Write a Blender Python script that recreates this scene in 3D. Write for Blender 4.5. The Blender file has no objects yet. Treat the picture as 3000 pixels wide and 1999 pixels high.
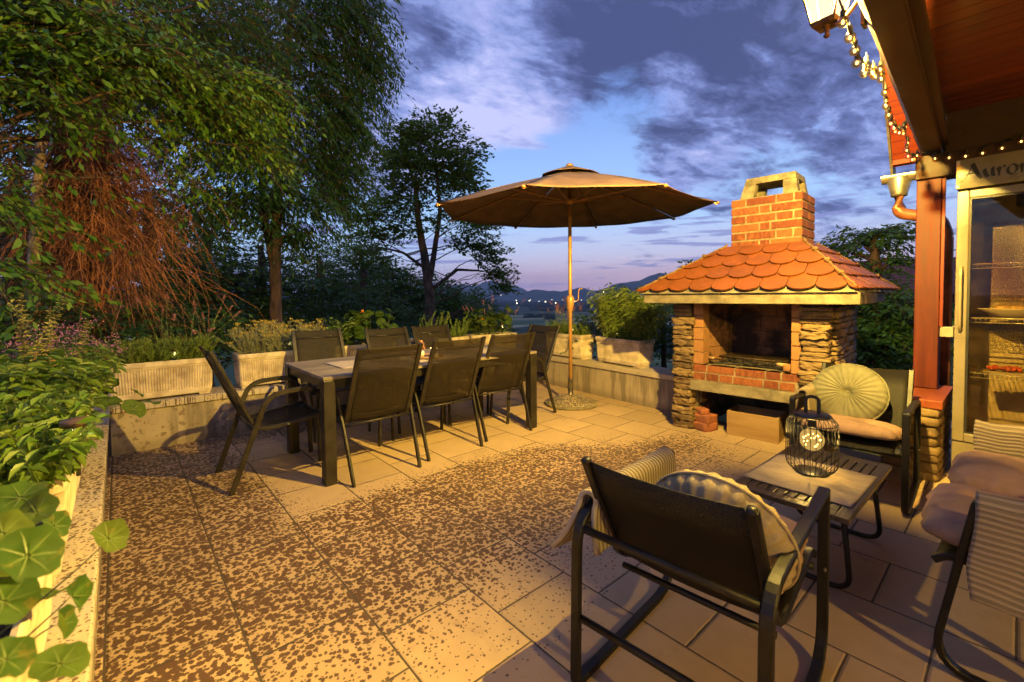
import bpy, math, random
import numpy as np
from mathutils import Vector, Matrix, noise as mnoise

PI = math.pi
sc = bpy.context.scene
C = sc.collection
random.seed(7)

# ------------------------------------------------------------------ camera maths
F_PX, PITCH, ROLL, YAW, SHY, CAMH = 1308.526, .03375766, -.00878732, .7218762, -90.0, 1.295
_F0 = np.array([math.sin(YAW), math.cos(YAW), 0.]); _R0 = np.array([math.cos(YAW), -math.sin(YAW), 0.]); _U0 = np.array([0, 0, 1.])
CF = _F0*math.cos(PITCH)-_U0*math.sin(PITCH); _U = _U0*math.cos(PITCH)+_F0*math.sin(PITCH)
CR = _R0*math.cos(ROLL)+_U*math.sin(ROLL); CU = _U*math.cos(ROLL)-_R0*math.sin(ROLL)
CPOS = np.array([0, 0, CAMH])


def ray(x, y):
    d = CF*F_PX+CR*(x-1500)-CU*(y-999.5-SHY)
    return d/math.hypot(d[0], d[1])


def at(x, y, rng):
    """surveyed point: photo pixel and horizontal range from the tripod, in metres"""
    return CPOS+ray(x, y)*rng


# ------------------------------------------------------------------ tagging
def tag(o, label=None, cat=None, group=None, kind=None):
    if label: o['label'] = label
    if cat: o['category'] = cat
    if group: o['group'] = group
    if kind: o['kind'] = kind
    return o


def thing(name, label, cat, loc=(0, 0, 0), rz=0.0, group=None):
    o = bpy.data.objects.new(name, None); C.objects.link(o)
    o.empty_display_size = .1
    o.location = loc; o.rotation_euler = (0, 0, rz)
    return tag(o, label, cat, group)


def copy_tree(o, parent=None):
    c = o.copy(); C.objects.link(c)
    if parent is not None: c.parent = parent
    for ch in list(o.children): copy_tree(ch, c)
    return c


# ------------------------------------------------------------------ mesh builder
def unit(v):
    v = np.asarray(v, float); n = np.linalg.norm(v)
    return v/n if n > 1e-9 else v


class MB:
    def __init__(s): s.v = []; s.f = []; s.m = []; s.sm = []; s.n = 0

    def add(s, verts, faces, mi=0, smooth=False):
        b = s.n
        s.v.extend([tuple(map(float, p)) for p in verts]); s.n += len(verts)
        for f in faces:
            s.f.append(tuple(i+b for i in f)); s.m.append(mi); s.sm.append(smooth)
        return s

    def box(s, c, d, rz=0.0, mi=0, R=None):
        x, y, z = d[0]/2, d[1]/2, d[2]/2
        P = np.array([(-x, -y, -z), (x, -y, -z), (x, y, -z), (-x, y, -z), (-x, -y, z), (x, -y, z), (x, y, z), (-x, y, z)])
        if R is not None: P = P @ np.array(R).T
        elif rz:
            c_, s_ = math.cos(rz), math.sin(rz); P = P @ np.array([[c_, s_, 0], [-s_, c_, 0], [0, 0, 1]])
        P = P+np.array(c)
        return s.add(P, [(0, 3, 2, 1), (4, 5, 6, 7), (0, 1, 5, 4), (1, 2, 6, 5), (2, 3, 7, 6), (3, 0, 4, 7)], mi)

    def span(s, a, b, mi=0):
        return s.box((np.array(a)+np.array(b))/2, np.abs(np.array(b)-np.array(a)), mi=mi)

    def sweep(s, path, prof, up=(0, 0, 1), closed=False, mi=0, smooth=True, scale=None, caps=True):
        path = [np.asarray(p, float) for p in path]; n = len(path); k = len(prof); up = np.asarray(up, float)
        vs = []; last = None
        for i in range(n):
            if closed: t = unit(unit(path[(i+1) % n]-path[i])+unit(path[i]-path[i-1]))
            elif i == 0: t = unit(path[1]-path[0])
            elif i == n-1: t = unit(path[-1]-path[-2])
            else: t = unit(unit(path[i+1]-path[i])+unit(path[i]-path[i-1]))
            sd = np.cross(up, t)
            if np.linalg.norm(sd) < 1e-3: sd = last if last is not None else np.cross((1, 0, .01), t)
            sd = unit(sd); last = sd; u = np.cross(t, sd)
            m = 1.0
            if 0 < i < n-1 or closed:
                a = unit(path[(i+1) % n]-path[i]); b = unit(path[i]-path[i-1])
                m = 1/max(.5, math.sqrt(max(.01, (1+a@b)/2)))
            sc_ = scale[i] if scale is not None else 1.0
            bend = np.abs(np.array([sd@unit(np.cross(up, t)), 1]))
            for (px, py) in prof: vs.append(path[i]+sd*px*sc_+u*py*sc_*(m if abs(m-1) < .5 else 1))
        fs = []
        for i in range(n if closed else n-1):
            a = i*k; b = ((i+1) % n)*k
            for j in range(k): fs.append((a+j, a+(j+1) % k, b+(j+1) % k, b+j))
        s.add(vs, fs, mi, smooth)
        if not closed and caps:
            b = s.n-n*k
            s.f.append(tuple(b+j for j in reversed(range(k)))); s.m.append(mi); s.sm.append(False)
            s.f.append(tuple(b+(n-1)*k+j for j in range(k))); s.m.append(mi); s.sm.append(False)
        return s

    def tube(s, path, r, n=8, closed=False, mi=0, up=(.01, .013, 1), scale=None, smooth=True):
        return s.sweep(path, [(r*math.cos(2*PI*i/n), r*math.sin(2*PI*i/n)) for i in range(n)], up, closed, mi, smooth, scale)

    def bar(s, path, w, h, up=(0, 0, 1), closed=False, mi=0, ch=.18):
        a, b = w/2, h/2; c = min(a, b)*ch*2
        prof = [(a-c, -b), (a, -b+c), (a, b-c), (a-c, b), (-a+c, b), (-a, b-c), (-a, -b+c), (-a+c, -b)]
        return s.sweep(path, prof, up, closed, mi, False)

    def lathe(s, prof, c=(0, 0, 0), n=24, mi=0, smooth=True, axis=None):
        vs = []; fs = []; k = len(prof)
        for i in range(n):
            a = 2*PI*i/n
            for (r, z) in prof: vs.append((r*math.cos(a), r*math.sin(a), z))
        for i in range(n):
            j = (i+1) % n
            for q in range(k-1): fs.append((i*k+q, j*k+q, j*k+q+1, i*k+q+1))
        vs = np.array(vs)
        if axis is not None:
            q = Vector((0, 0, 1)).rotation_difference(Vector(axis)).to_matrix(); vs = vs @ np.array(q).T
        return s.add(vs+np.array(c), fs, mi, smooth)

    def sphere(s, c, r, n=16, m=10, mi=0):
        rr = np.ones(3)*r if np.isscalar(r) else np.array(r)
        vs = [(0, 0, -1)]+[(math.cos(2*PI*i/n)*math.sin(PI*j/m), math.sin(2*PI*i/n)*math.sin(PI*j/m), -math.cos(PI*j/m)) for j in range(1, m) for i in range(n)]+[(0, 0, 1)]
        fs = [(0, 1+(i+1) % n, 1+i) for i in range(n)]
        for j in range(m-2):
            for i in range(n):
                a = 1+j*n; b = a+n
                fs.append((a+i, a+(i+1) % n, b+(i+1) % n, b+i))
        a = 1+(m-2)*n; t = len(vs)-1
        fs += [(a+i, a+(i+1) % n, t) for i in range(n)]
        return s.add(np.array(vs)*rr+np.array(c), fs, mi, True)

    def grid(s, fn, nu, nv, mi=0, smooth=True):
        vs = [fn(i/nu, j/nv) for j in range(nv+1) for i in range(nu+1)]
        fs = [(j*(nu+1)+i, j*(nu+1)+i+1, (j+1)*(nu+1)+i+1, (j+1)*(nu+1)+i) for j in range(nv) for i in range(nu)]
        return s.add(vs, fs, mi, smooth)

    def poly(s, pts, t, mi=0):
        """flat polygon (3-d points) thickened by vector t"""
        n = len(pts); t = np.array(t); P = [np.array(p) for p in pts]
        s.add([p for p in P]+[p+t for p in P], [tuple(reversed(range(n))), tuple(range(n, 2*n))]+[(i, (i+1) % n, n+(i+1) % n, n+i) for i in range(n)], mi)
        return s

    def rock(s, c, d, seed, R=None, rough=.16, n=4, mi=0, roundness=.35):
        """a rough block of stone"""
        idx = {}; vs = []; fs = []

        def vid(p):
            k = tuple(p)
            if k not in idx: idx[k] = len(vs); vs.append(p)
            return idx[k]
        for ax in range(3):
            for sg in (-1, 1):
                for i in range(n):
                    for j in range(n):
                        q = []
                        for (a, b) in ((i, j), (i+1, j), (i+1, j+1), (i, j+1)):
                            p = [0, 0, 0]; p[ax] = sg*n; p[(ax+1) % 3] = 2*a-n; p[(ax+2) % 3] = 2*b-n
                            q.append(vid(tuple(p)))
                        fs.append(tuple(q) if sg > 0 else tuple(reversed(q)))
        out = []
        for p in vs:
            v = np.array(p, float)/n
            v = v*(1-roundness)+unit(v)*roundness*np.max(np.abs(v))*1.12
            nz = mnoise.noise_vector(Vector((v*1.7+seed*3.17).tolist())); nz2 = mnoise.noise_vector(Vector((v*4.1+seed*1.37).tolist()))
            nz3 = mnoise.noise_vector(Vector((v*9.3+seed*2.11).tolist())) if n > 4 else (0, 0, 0)
            v = v*np.array(d)/2+np.array(nz)*rough*min(d)+np.array(nz2)*rough*.6*min(d)+np.array(nz3)*rough*.45*min(d)
            out.append(v)
        out = np.array(out)
        if R is not None: out = out @ np.array(R).T
        return s.add(out+np.array(c), fs, mi, True)

    def build(s, name, mats, parent=None, loc=None, bevel=0, auto=None, solid=0, rz=None):
        me = bpy.data.meshes.new(name)
        me.from_pydata(s.v, [], s.f)
        if not isinstance(mats, (list, tuple)): mats = [mats]
        for m in mats: me.materials.append(m)
        me.polygons.foreach_set('material_index', s.m); me.polygons.foreach_set('use_smooth', s.sm)
        me.update()
        return link(name, me, parent, loc, bevel, solid, rz)


def link(name, me, parent=None, loc=None, bevel=0, solid=0, rz=None):
    o = bpy.data.objects.new(name, me); C.objects.link(o)
    if parent is not None: o.parent = parent
    if loc is not None: o.location = loc
    if rz is not None: o.rotation_euler = (0, 0, rz)
    if solid:
        m = o.modifiers.new('thick', 'SOLIDIFY'); m.thickness = solid; m.offset = 0
    if bevel:
        m = o.modifiers.new('edge', 'BEVEL'); m.width = bevel; m.segments = 2; m.limit_method = 'ANGLE'; m.angle_limit = .7
    return o


def np_mesh(name, V, polys, mats, parent=None, loc=None, smooth=False, mi=None):
    """polys: (n,k) int array"""
    V = np.asarray(V, np.float32).reshape(-1, 3); polys = np.asarray(polys, np.int32); n, k = polys.shape
    me = bpy.data.meshes.new(name)
    me.vertices.add(len(V)); me.vertices.foreach_set('co', V.ravel())
    me.loops.add(n*k); me.loops.foreach_set('vertex_index', polys.ravel())
    me.polygons.add(n); me.polygons.foreach_set('loop_start', np.arange(0, n*k, k, dtype=np.int32)); me.polygons.foreach_set('loop_total', np.full(n, k, np.int32))
    if not isinstance(mats, (list, tuple)): mats = [mats]
    for m in mats: me.materials.append(m)
    if mi is not None: me.polygons.foreach_set('material_index', np.asarray(mi, np.int32))
    me.polygons.foreach_set('use_smooth', np.full(n, smooth, bool))
    me.update(calc_edges=True)
    return link(name, me, parent, loc)


def arc(c, r, a0, a1, n, plane='xz'):
    out = []
    for i in range(n+1):
        a = a0+(a1-a0)*i/n; p = [0, 0, 0]
        ax = {'xz': (0, 2), 'xy': (0, 1), 'yz': (1, 2)}[plane]
        p[ax[0]] = r*math.cos(a); p[ax[1]] = r*math.sin(a)
        out.append(np.array(c)+np.array(p))
    return out


def rounded(pts, r, n=5):
    """polyline with its corners rounded; r number or list per inner corner"""
    pts = [np.array(p, float) for p in pts]; out = [pts[0]]
    for i in range(1, len(pts)-1):
        rr = r[i-1] if isinstance(r, (list, tuple)) else r
        a, b, c = pts[i-1], pts[i], pts[i+1]
        if rr <= 0: out.append(b); continue
        d1 = min(rr, np.linalg.norm(a-b)*.48); d2 = min(rr, np.linalg.norm(c-b)*.48)
        p = b+unit(a-b)*d1; q = b+unit(c-b)*d2
        for k in range(n+1):
            t = k/n; out.append((1-t)**2*p+2*t*(1-t)*b+t*t*q)
    out.append(pts[-1])
    return out


# ------------------------------------------------------------------ materials
class NT:
    def __init__(s, tree): s.t = tree; s.l = tree.links

    def n(s, typ, **kw):
        nd = s.t.nodes.new(typ)
        for k, v in kw.items():
            if k.startswith('i_'):
                key = k[2:]; key = int(key) if key.isdigit() else key.replace('_', ' ')
                s.set(nd.inputs[key], v)
            else: setattr(nd, k, v)
        return nd

    def set(s, inp, v):
        if isinstance(v, bpy.types.NodeSocket): s.l.new(v, inp)
        elif isinstance(v, (tuple, list)) and len(v) == 3 and inp.type == 'RGBA': inp.default_value = (*v, 1)
        else: inp.default_value = v

    def math(s, op, a, b=None, c=None, clamp=False):
        nd = s.t.nodes.new('ShaderNodeMath'); nd.operation = op; nd.use_clamp = clamp
        for i, v in enumerate((a, b, c)):
            if v is not None: s.set(nd.inputs[i], v)
        return nd.outputs[0]

    def vmath(s, op, a, b=None, out=0):
        nd = s.t.nodes.new('ShaderNodeVectorMath'); nd.operation = op
        s.set(nd.inputs[0], a)
        if b is not None:
            if op == 'SCALE': s.set(nd.inputs[3], b)
            else: s.set(nd.inputs[1], b)
        return nd.outputs[out]

    def mix(s, f, a, b, blend='MIX'):
        nd = s.t.nodes.new('ShaderNodeMix'); nd.data_type = 'RGBA'; nd.blend_type = blend
        s.set(nd.inputs[0], f); s.set(nd.inputs[6], a); s.set(nd.inputs[7], b)
        return nd.outputs[2]

    def ramp(s, f, stops, interp='LINEAR'):
        nd = s.t.nodes.new('ShaderNodeValToRGB'); nd.color_ramp.interpolation = interp
        el = nd.color_ramp.elements
        while len(el) > 1: el.remove(el[-1])
        for i, (p, c) in enumerate(stops):
            if i == 0: el[0].position = p; e = el[0]
            else: e = el.new(p)
            e.color = (*c, 1) if len(c) == 3 else c
        s.set(nd.inputs[0], f)
        return nd.outputs[0]

    def smooth(s, v, a, b, lo=0.0, hi=1.0):
        nd = s.t.nodes.new('ShaderNodeMapRange'); nd.interpolation_type = 'SMOOTHSTEP'
        s.set(nd.inputs[0], v)
        for i, q in zip((1, 2, 3, 4), (a, b, lo, hi)): s.set(nd.inputs[i], q)
        return nd.outputs[0]

    def noise(s, vec, scale, detail=3.0, rough=.55, dist=0.0, out=0):
        nd = s.t.nodes.new('ShaderNodeTexNoise')
        if vec is not None: s.l.new(vec, nd.inputs['Vector'])
        s.set(nd.inputs['Scale'], scale); s.set(nd.inputs['Detail'], detail); s.set(nd.inputs['Roughness'], rough); s.set(nd.inputs['Distortion'], dist)
        return nd.outputs[out]

    def sep(s, v):
        nd = s.t.nodes.new('ShaderNodeSeparateXYZ'); s.l.new(v, nd.inputs[0]); return nd.outputs

    def comb(s, x, y, z):
        nd = s.t.nodes.new('ShaderNodeCombineXYZ')
        for i, v in enumerate((x, y, z)): s.set(nd.inputs[i], v)
        return nd.outputs[0]

    def bump(s, h, strength=.3, dist=.01):
        nd = s.t.nodes.new('ShaderNodeBump'); s.set(nd.inputs['Strength'], strength); s.set(nd.inputs['Distance'], dist)
        s.l.new(h, nd.inputs['Height']); return nd.outputs[0]


def new_mat(name):
    m = bpy.data.materials.new(name); m.use_nodes = True
    nt = m.node_tree
    for n in list(nt.nodes): nt.nodes.remove(n)
    N = NT(nt)
    out = N.n('ShaderNodeOutputMaterial')
    b = N.n('ShaderNodeBsdfPrincipled')
    nt.links.new(b.outputs[0], out.inputs[0])
    return m, N, b, out


def objco(N): return N.n('ShaderNodeTexCoord').outputs['Object']
def worldco(N): return N.n('ShaderNodeNewGeometry').outputs['Position']
def island(N): return N.n('ShaderNodeNewGeometry').outputs['Random Per Island']


def M(name, col, rough=.6, metal=0.0, var=.15, scale=8.0, bump=0.0, bscale=60.0, col2=None, isl=0.0, spec=.5, bdist=.004, stretch=None, detail=5):
    m, N, b, out = new_mat(name)
    co = objco(N)
    if stretch: co = N.vmath('MULTIPLY', co, stretch)
    nz = N.noise(co, scale, detail, .6)
    c2 = col2 if col2 else tuple(max(0, c*(1-2.2*var)) for c in col)
    c1 = tuple(min(1, c*(1+var)) for c in col)
    fac = N.smooth(nz, .32, .68)
    c = N.mix(fac, c2, c1)
    if isl:
        k = N.math('MULTIPLY_ADD', island(N), 2*isl, 1-isl)
        c = N.vmath('SCALE', c, k)
    N.set(b.inputs['Base Color'], c)
    N.set(b.inputs['Roughness'], N.math('MULTIPLY_ADD', nz, .25, max(.05, rough-.12)))
    b.inputs['Metallic'].default_value = metal
    b.inputs['Specular IOR Level'].default_value = spec
    if bump: N.set(b.inputs['Normal'], N.bump(N.noise(co, bscale, 4, .6), bump, bdist))
    return m


def leaf_mat(name, cols, rough=.45, trans=.35, spec=.35, spots=0):
    m, N, b, out = new_mat(name)
    r = island(N)
    big = N.noise(worldco(N), 1.3, 2)
    f = N.math('ADD', N.math('MULTIPLY', r, .65), N.math('MULTIPLY', big, .4), clamp=True)
    n = len(cols)
    c = N.ramp(f, [(i/(n-1), cc) for i, cc in enumerate(cols)])
    if spots:
        sp = N.smooth(N.noise(worldco(N), 60, 3, .6), .60, .68)
        c = N.mix(N.math('MULTIPLY', sp, spots), c, (.20, .15, .035))
        c = N.vmath('SCALE', c, N.math('MULTIPLY_ADD', N.noise(worldco(N), 35, 4, .65), .9, .55))
    N.set(b.inputs['Base Color'], c); b.inputs['Roughness'].default_value = rough; b.inputs['Specular IOR Level'].default_value = spec
    tr = N.n('ShaderNodeBsdfTranslucent'); N.set(tr.inputs[0], N.mix(.5, c, (.25, .3, .03)))
    mx = N.n('ShaderNodeMixShader'); mx.inputs[0].default_value = trans
    N.l.new(b.outputs[0], mx.inputs[1]); N.l.new(tr.outputs[0], mx.inputs[2]); N.l.new(mx.outputs[0], out.inputs[0])
    return m


def emit_mat(name, col, strength, mixt=0.0):
    m, N, b, out = new_mat(name)
    e = N.n('ShaderNodeEmission'); N.set(e.inputs[0], col); e.inputs[1].default_value = strength
    if mixt:
        t = N.n('ShaderNodeBsdfTransparent'); mx = N.n('ShaderNodeMixShader'); mx.inputs[0].default_value = mixt
        N.l.new(e.outputs[0], mx.inputs[1]); N.l.new(t.outputs[0], mx.inputs[2]); N.l.new(mx.outputs[0], out.inputs[0])
    else: N.l.new(e.outputs[0], out.inputs[0])
    return m


def glass_mat(name, tint=(1, 1, 1), fac=.12, rough=.03):
    """thin pane: mostly see-through with a glossy film"""
    m, N, b, out = new_mat(name)
    t = N.n('ShaderNodeBsdfTransparent'); N.set(t.inputs[0], tint)
    g = N.n('ShaderNodeBsdfGlossy'); g.inputs['Roughness'].default_value = rough; N.set(g.inputs[0], (1, 1, 1))
    fr = N.n('ShaderNodeFresnel'); fr.inputs[0].default_value = 1.45
    mx = N.n('ShaderNodeMixShader'); N.set(mx.inputs[0], N.math('MULTIPLY_ADD', fr.outputs[0], .22, fac*.3))
    N.l.new(t.outputs[0], mx.inputs[1]); N.l.new(g.outputs[0], mx.inputs[2]); N.l.new(mx.outputs[0], out.inputs[0])
    return m


def sling_mat(name, col=(.030, .021, .014), see=.16):
    """woven textile mesh, a little see-through"""
    m, N, b, out = new_mat(name)
    co = objco(N)
    nz = N.noise(co, 220, 2, .6); big = N.noise(co, 6, 3)
    c = N.mix(big, tuple(c*.75 for c in col), tuple(c*1.35 for c in col))
    N.set(b.inputs['Base Color'], c); b.inputs['Roughness'].default_value = .62; b.inputs['Specular IOR Level'].default_value = .25
    N.set(b.inputs['Normal'], N.bump(nz, .35, .002))
    t = N.n('ShaderNodeBsdfTransparent')
    mx = N.n('ShaderNodeMixShader'); N.set(mx.inputs[0], N.math('MULTIPLY_ADD', N.smooth(nz, .4, .6), see*1.2, see*.4))
    N.l.new(b.outputs[0], mx.inputs[1]); N.l.new(t.outputs[0], mx.inputs[2]); N.l.new(mx.outputs[0], out.inputs[0])
    return m


def stripe_mat(name, c1, c2, axis=2, freq=80.0, bump=.5):
    """knitted cloth with narrow ribs along one axis"""
    m, N, b, out = new_mat(name)
    co = objco(N)
    uv = N.n('ShaderNodeUVMap').outputs[0] if axis == 'uv' else co
    x = N.sep(uv)[0 if axis == 'uv' else axis]
    w = N.math('SINE', N.math('ADD', N.math('MULTIPLY', x, freq*2*PI), N.math('MULTIPLY', N.noise(co, 9, 2), 1.2)))
    f = N.smooth(w, -.35, .55)
    N.set(b.inputs['Base Color'], N.mix(f, c2, c1)); b.inputs['Roughness'].default_value = .9
    fine = N.noise(co, 320, 2)
    N.set(b.inputs['Normal'], N.bump(N.math('ADD', f, N.math('MULTIPLY', fine, .6)), bump, .004))
    return m


def wet_mask(N, pos):
    """rain drops: where the open part of the terrace got wet (metres)"""
    x, y, z = N.sep(pos)
    big = N.noise(pos, 1.7, 3)
    wob = N.math('MULTIPLY', N.math('SUBTRACT', big, .5), .5)
    front = N.smooth(N.math('ADD', y, wob), .95, 1.95)           # roof drip line
    # sheltered by the parasol and by the table
    dx = N.math('SUBTRACT', x, 3.95); dy = N.math('SUBTRACT', y, 3.75)
    r = N.math('SQRT', N.math('ADD', N.math('MULTIPLY', dx, dx), N.math('MULTIPLY', dy, dy)))
    par = N.smooth(N.math('ADD', r, wob), 1.32, 1.78)
    tx = N.math('ABSOLUTE', N.math('SUBTRACT', x, 2.0)); ty = N.math('ABSOLUTE', N.math('SUBTRACT', y, 3.62))
    tb = N.math('MAXIMUM', N.math('SUBTRACT', tx, 1.20), N.math('SUBTRACT', ty, .78))
    tab = N.smooth(N.math('ADD', tb, N.math('MULTIPLY', wob, .6)), -.16, .22)
    rt = N.smooth(N.math('ADD', x, wob), 4.4, 3.5)
    k = N.math('MULTIPLY', N.math('MULTIPLY', front, par), N.math('MULTIPLY', tab, rt))
    return k


def drops(N, pos, k, sc1=33.0):
    """rain spots: round drops of mixed size that run together where it rained longest"""
    w = N.noise(pos, 95, 2, .5, 0, 1)
    p = N.vmath('ADD', pos, N.vmath('SCALE', N.vmath('SUBTRACT', w, (.5, .5, .5)), .016))
    x, y, z = N.sep(p); q = N.comb(x, y, 0.0)
    big = N.math('MULTIPLY_ADD', N.noise(pos, 4.0, 3), .5, .75)
    acc = None
    for sc, off in ((sc1, 0.0), (sc1*1.35, 17.3), (sc1*.8, 41.7)):
        v = N.n('ShaderNodeTexVoronoi', voronoi_dimensions='2D'); N.l.new(N.vmath('ADD', q, (off, off*.37, 0)), v.inputs['Vector']); v.inputs['Scale'].default_value = sc
        c = N.sep(v.outputs['Color'])
        r = N.math('MULTIPLY', N.math('MULTIPLY', k, big), N.math('MULTIPLY_ADD', c[0], .38, .13))
        on = N.math('LESS_THAN', c[1], N.math('MULTIPLY_ADD', k, .95, .08))
        d = N.math('MULTIPLY', on, N.math('SUBTRACT', N.math('MAXIMUM', r, N.math('MULTIPLY', .14, N.smooth(k, .02, .10))), v.outputs['Distance']))
        d = N.math('ADD', d, N.math('MULTIPLY', N.math('SUBTRACT', 1.0, on), -.5))
        acc = d if acc is None else N.math('MAXIMUM', acc, d)
    return N.smooth(acc, -.02, .05)


def paver_mat():
    m, N, b, out = new_mat('concrete_pavers')
    pos = worldco(N)
    x, y, z = N.sep(pos)
    T = .4
    xs = N.math('DIVIDE', N.math('ADD', x, .075), T)
    col = N.math('FLOOR', xs); fx = N.math('FRACT', xs)
    off = N.math('MULTIPLY', N.math('MODULO', N.math('ABSOLUTE', N.math('ADD', col, 40)), 2.0), .5)
    ys = N.math('ADD', N.math('DIVIDE', N.math('ADD', y, .018), T), off)
    fy = N.math('FRACT', ys); row = N.math('FLOOR', ys)
    ex = N.math('MINIMUM', fx, N.math('SUBTRACT', 1.0, fx)); ey = N.math('MINIMUM', fy, N.math('SUBTRACT', 1.0, fy))
    jit = N.math('MULTIPLY', N.math('SUBTRACT', N.noise(pos, 30, 2), .5), .008)
    e = N.math('ADD', N.math('MINIMUM', ex, ey), jit)
    joint = N.smooth(e, .006, .013)
    bev = N.smooth(e, .008, .028)
    wn = N.n('ShaderNodeTexWhiteNoise', noise_dimensions='2D'); N.l.new(N.comb(col, row, 0), wn.inputs['Vector'])
    rnd = wn.outputs['Value']
    fine = N.noise(pos, 420, 2, .7); mid = N.noise(pos, 9, 5, .6); big = N.noise(pos, 1.1, 3)
    dry = N.mix(mid, (.33, .225, .13), (.44, .31, .18))
    dry = N.vmath('SCALE', dry, N.math('MULTIPLY_ADD', rnd, .2, .88))
    dry = N.vmath('SCALE', dry, N.math('MULTIPLY_ADD', fine, .9, .55))
    stain = N.smooth(N.noise(pos, 3.3, 6, .7), .58, .72)
    dry = N.mix(N.math('MULTIPLY', stain, .5), dry, (.22, .14, .09))
    spots = N.smooth(N.noise(pos, 17, 3, .5), .73, .76)
    dry = N.mix(N.math('MULTIPLY', spots, .45), dry, (.12, .085, .06))
    k = wet_mask(N, pos)
    w = drops(N, pos, k)
    wetc = N.mix(1.0, dry, (.21, .155, .125), 'MULTIPLY')
    c = N.mix(w, dry, wetc)
    c = N.mix(joint, (.055, .038, .026), c)
    N.set(b.inputs['Base Color'], c)
    N.set(b.inputs['Roughness'], N.math('MULTIPLY_ADD', w, -.22, .82))
    h = N.math('ADD', N.math('MULTIPLY', bev, .8), N.math('MULTIPLY', fine, .12))
    h = N.math('ADD', h, N.math('MULTIPLY', mid, .1))
    N.set(b.inputs['Normal'], N.bump(h, .6, .006))
    return m


def parapet_mat(name, wet=False, streak=True, base=(.40, .32, .23)):
    m, N, b, out = new_mat(name)
    pos = worldco(N); x, y, z = N.sep(pos)
    mid = N.noise(pos, 7, 6, .65)
    fine = N.noise(pos, 160, 3, .7)
    c = N.mix(mid, tuple(q*.72 for q in base), tuple(q*1.15 for q in base))
    c = N.vmath('SCALE', c, N.math('MULTIPLY_ADD', fine, .4, .8))
    if streak:
        sv = N.comb(N.math('MULTIPLY', x, 7.5), N.math('MULTIPLY', y, 7.5), N.math('MULTIPLY', z, .9))
        s1 = N.smooth(N.noise(sv, 1.0, 4, .6), .46, .62)
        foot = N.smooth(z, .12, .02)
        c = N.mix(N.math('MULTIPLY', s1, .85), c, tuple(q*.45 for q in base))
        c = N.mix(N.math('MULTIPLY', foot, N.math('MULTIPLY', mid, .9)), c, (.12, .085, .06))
        # big rain blots near the corner
        blot = N.smooth(N.noise(pos, 26, 3, .5), .56, .60)
        near = N.smooth(x, 1.5, .9)
        c = N.mix(N.math('MULTIPLY', N.math('MULTIPLY', blot, near), .75), c, (.16, .11, .07))
    if wet:
        k = N.smooth(N.noise(pos, 1.6, 2), .25, .8, .45, 1.0)
        w = drops(N, pos, k, 42.0)
        c = N.mix(w, c, N.mix(1.0, c, (.25, .19, .16), 'MULTIPLY'))
    N.set(b.inputs['Base Color'], c); b.inputs['Roughness'].default_value = .82
    N.set(b.inputs['Normal'], N.bump(N.math('ADD', mid, N.math('MULTIPLY', fine, .6)), .4, .006))
    return m


def wood_mat(name, c1, c2, rough=.45, axis=0, freq=1.0, bump=.15, isl=.12, coat=0.0):
    m, N, b, out = new_mat(name)
    co = objco(N)
    st = [22.0*freq]*3; st[axis] = 1.6*freq
    v = N.vmath('MULTIPLY', co, tuple(st))
    v = N.vmath('ADD', v, N.vmath('SCALE', N.comb(1.0, 1.7, 2.3), N.math('MULTIPLY', island(N), 37.0)))
    g = N.noise(v, 1.0, 6, .6, .8)
    big = N.noise(co, 2.5, 3)
    f = N.math('ADD', N.math('MULTIPLY', g, .75), N.math('MULTIPLY', big, .25))
    c = N.mix(N.smooth(f, .3, .7), c1, c2)
    c = N.vmath('SCALE', c, N.math('MULTIPLY_ADD', island(N), 2*isl, 1-isl))
    N.set(b.inputs['Base Color'], c)
    N.set(b.inputs['Roughness'], N.math('MULTIPLY_ADD', g, .3, rough-.1))
    b.inputs['Specular IOR Level'].default_value = .3
    if coat: b.inputs['Coat Weight'].default_value = coat; b.inputs['Coat Roughness'].default_value = .2
    N.set(b.inputs['Normal'], N.bump(g, bump, .004))
    return m


def brick_mat(name, cols, rough=.8, soot=0.0):
    m, N, b, out = new_mat(name)
    co = objco(N)
    r = island(N); nz = N.noise(N.vmath('MULTIPLY', co, (1.6, 1.6, .7)), 24, 5, .7); fine = N.noise(co, 190, 3, .7)
    f = N.math('ADD', N.math('MULTIPLY', r, .62), N.math('MULTIPLY', N.math('SUBTRACT', nz, .25), .8), clamp=True)
    c = N.ramp(f, [(i/(len(cols)-1), q) for i, q in enumerate(cols)])
    chip = N.smooth(N.noise(co, 13, 4, .6), .56, .68)
    c = N.mix(N.math('MULTIPLY', chip, .5), c, tuple(min(1, q*1.5) for q in cols[-2]))
    if soot:
        s_ = N.smooth(N.noise(co, 4.5, 4, .6), .40, .60)
        c = N.mix(N.math('MULTIPLY', s_, soot), c, (.012, .010, .009))
    c = N.vmath('SCALE', c, N.math('MULTIPLY_ADD', fine, .5, .75))
    N.set(b.inputs['Base Color'], c); b.inputs['Roughness'].default_value = rough
    N.set(b.inputs['Normal'], N.bump(N.math('ADD', nz, fine), .6, .006))
    return m

# ------------------------------------------------------------------ world: dusk sky with broken cloud
def blobdir(px, py): return tuple(unit(ray(px, py)))


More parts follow.
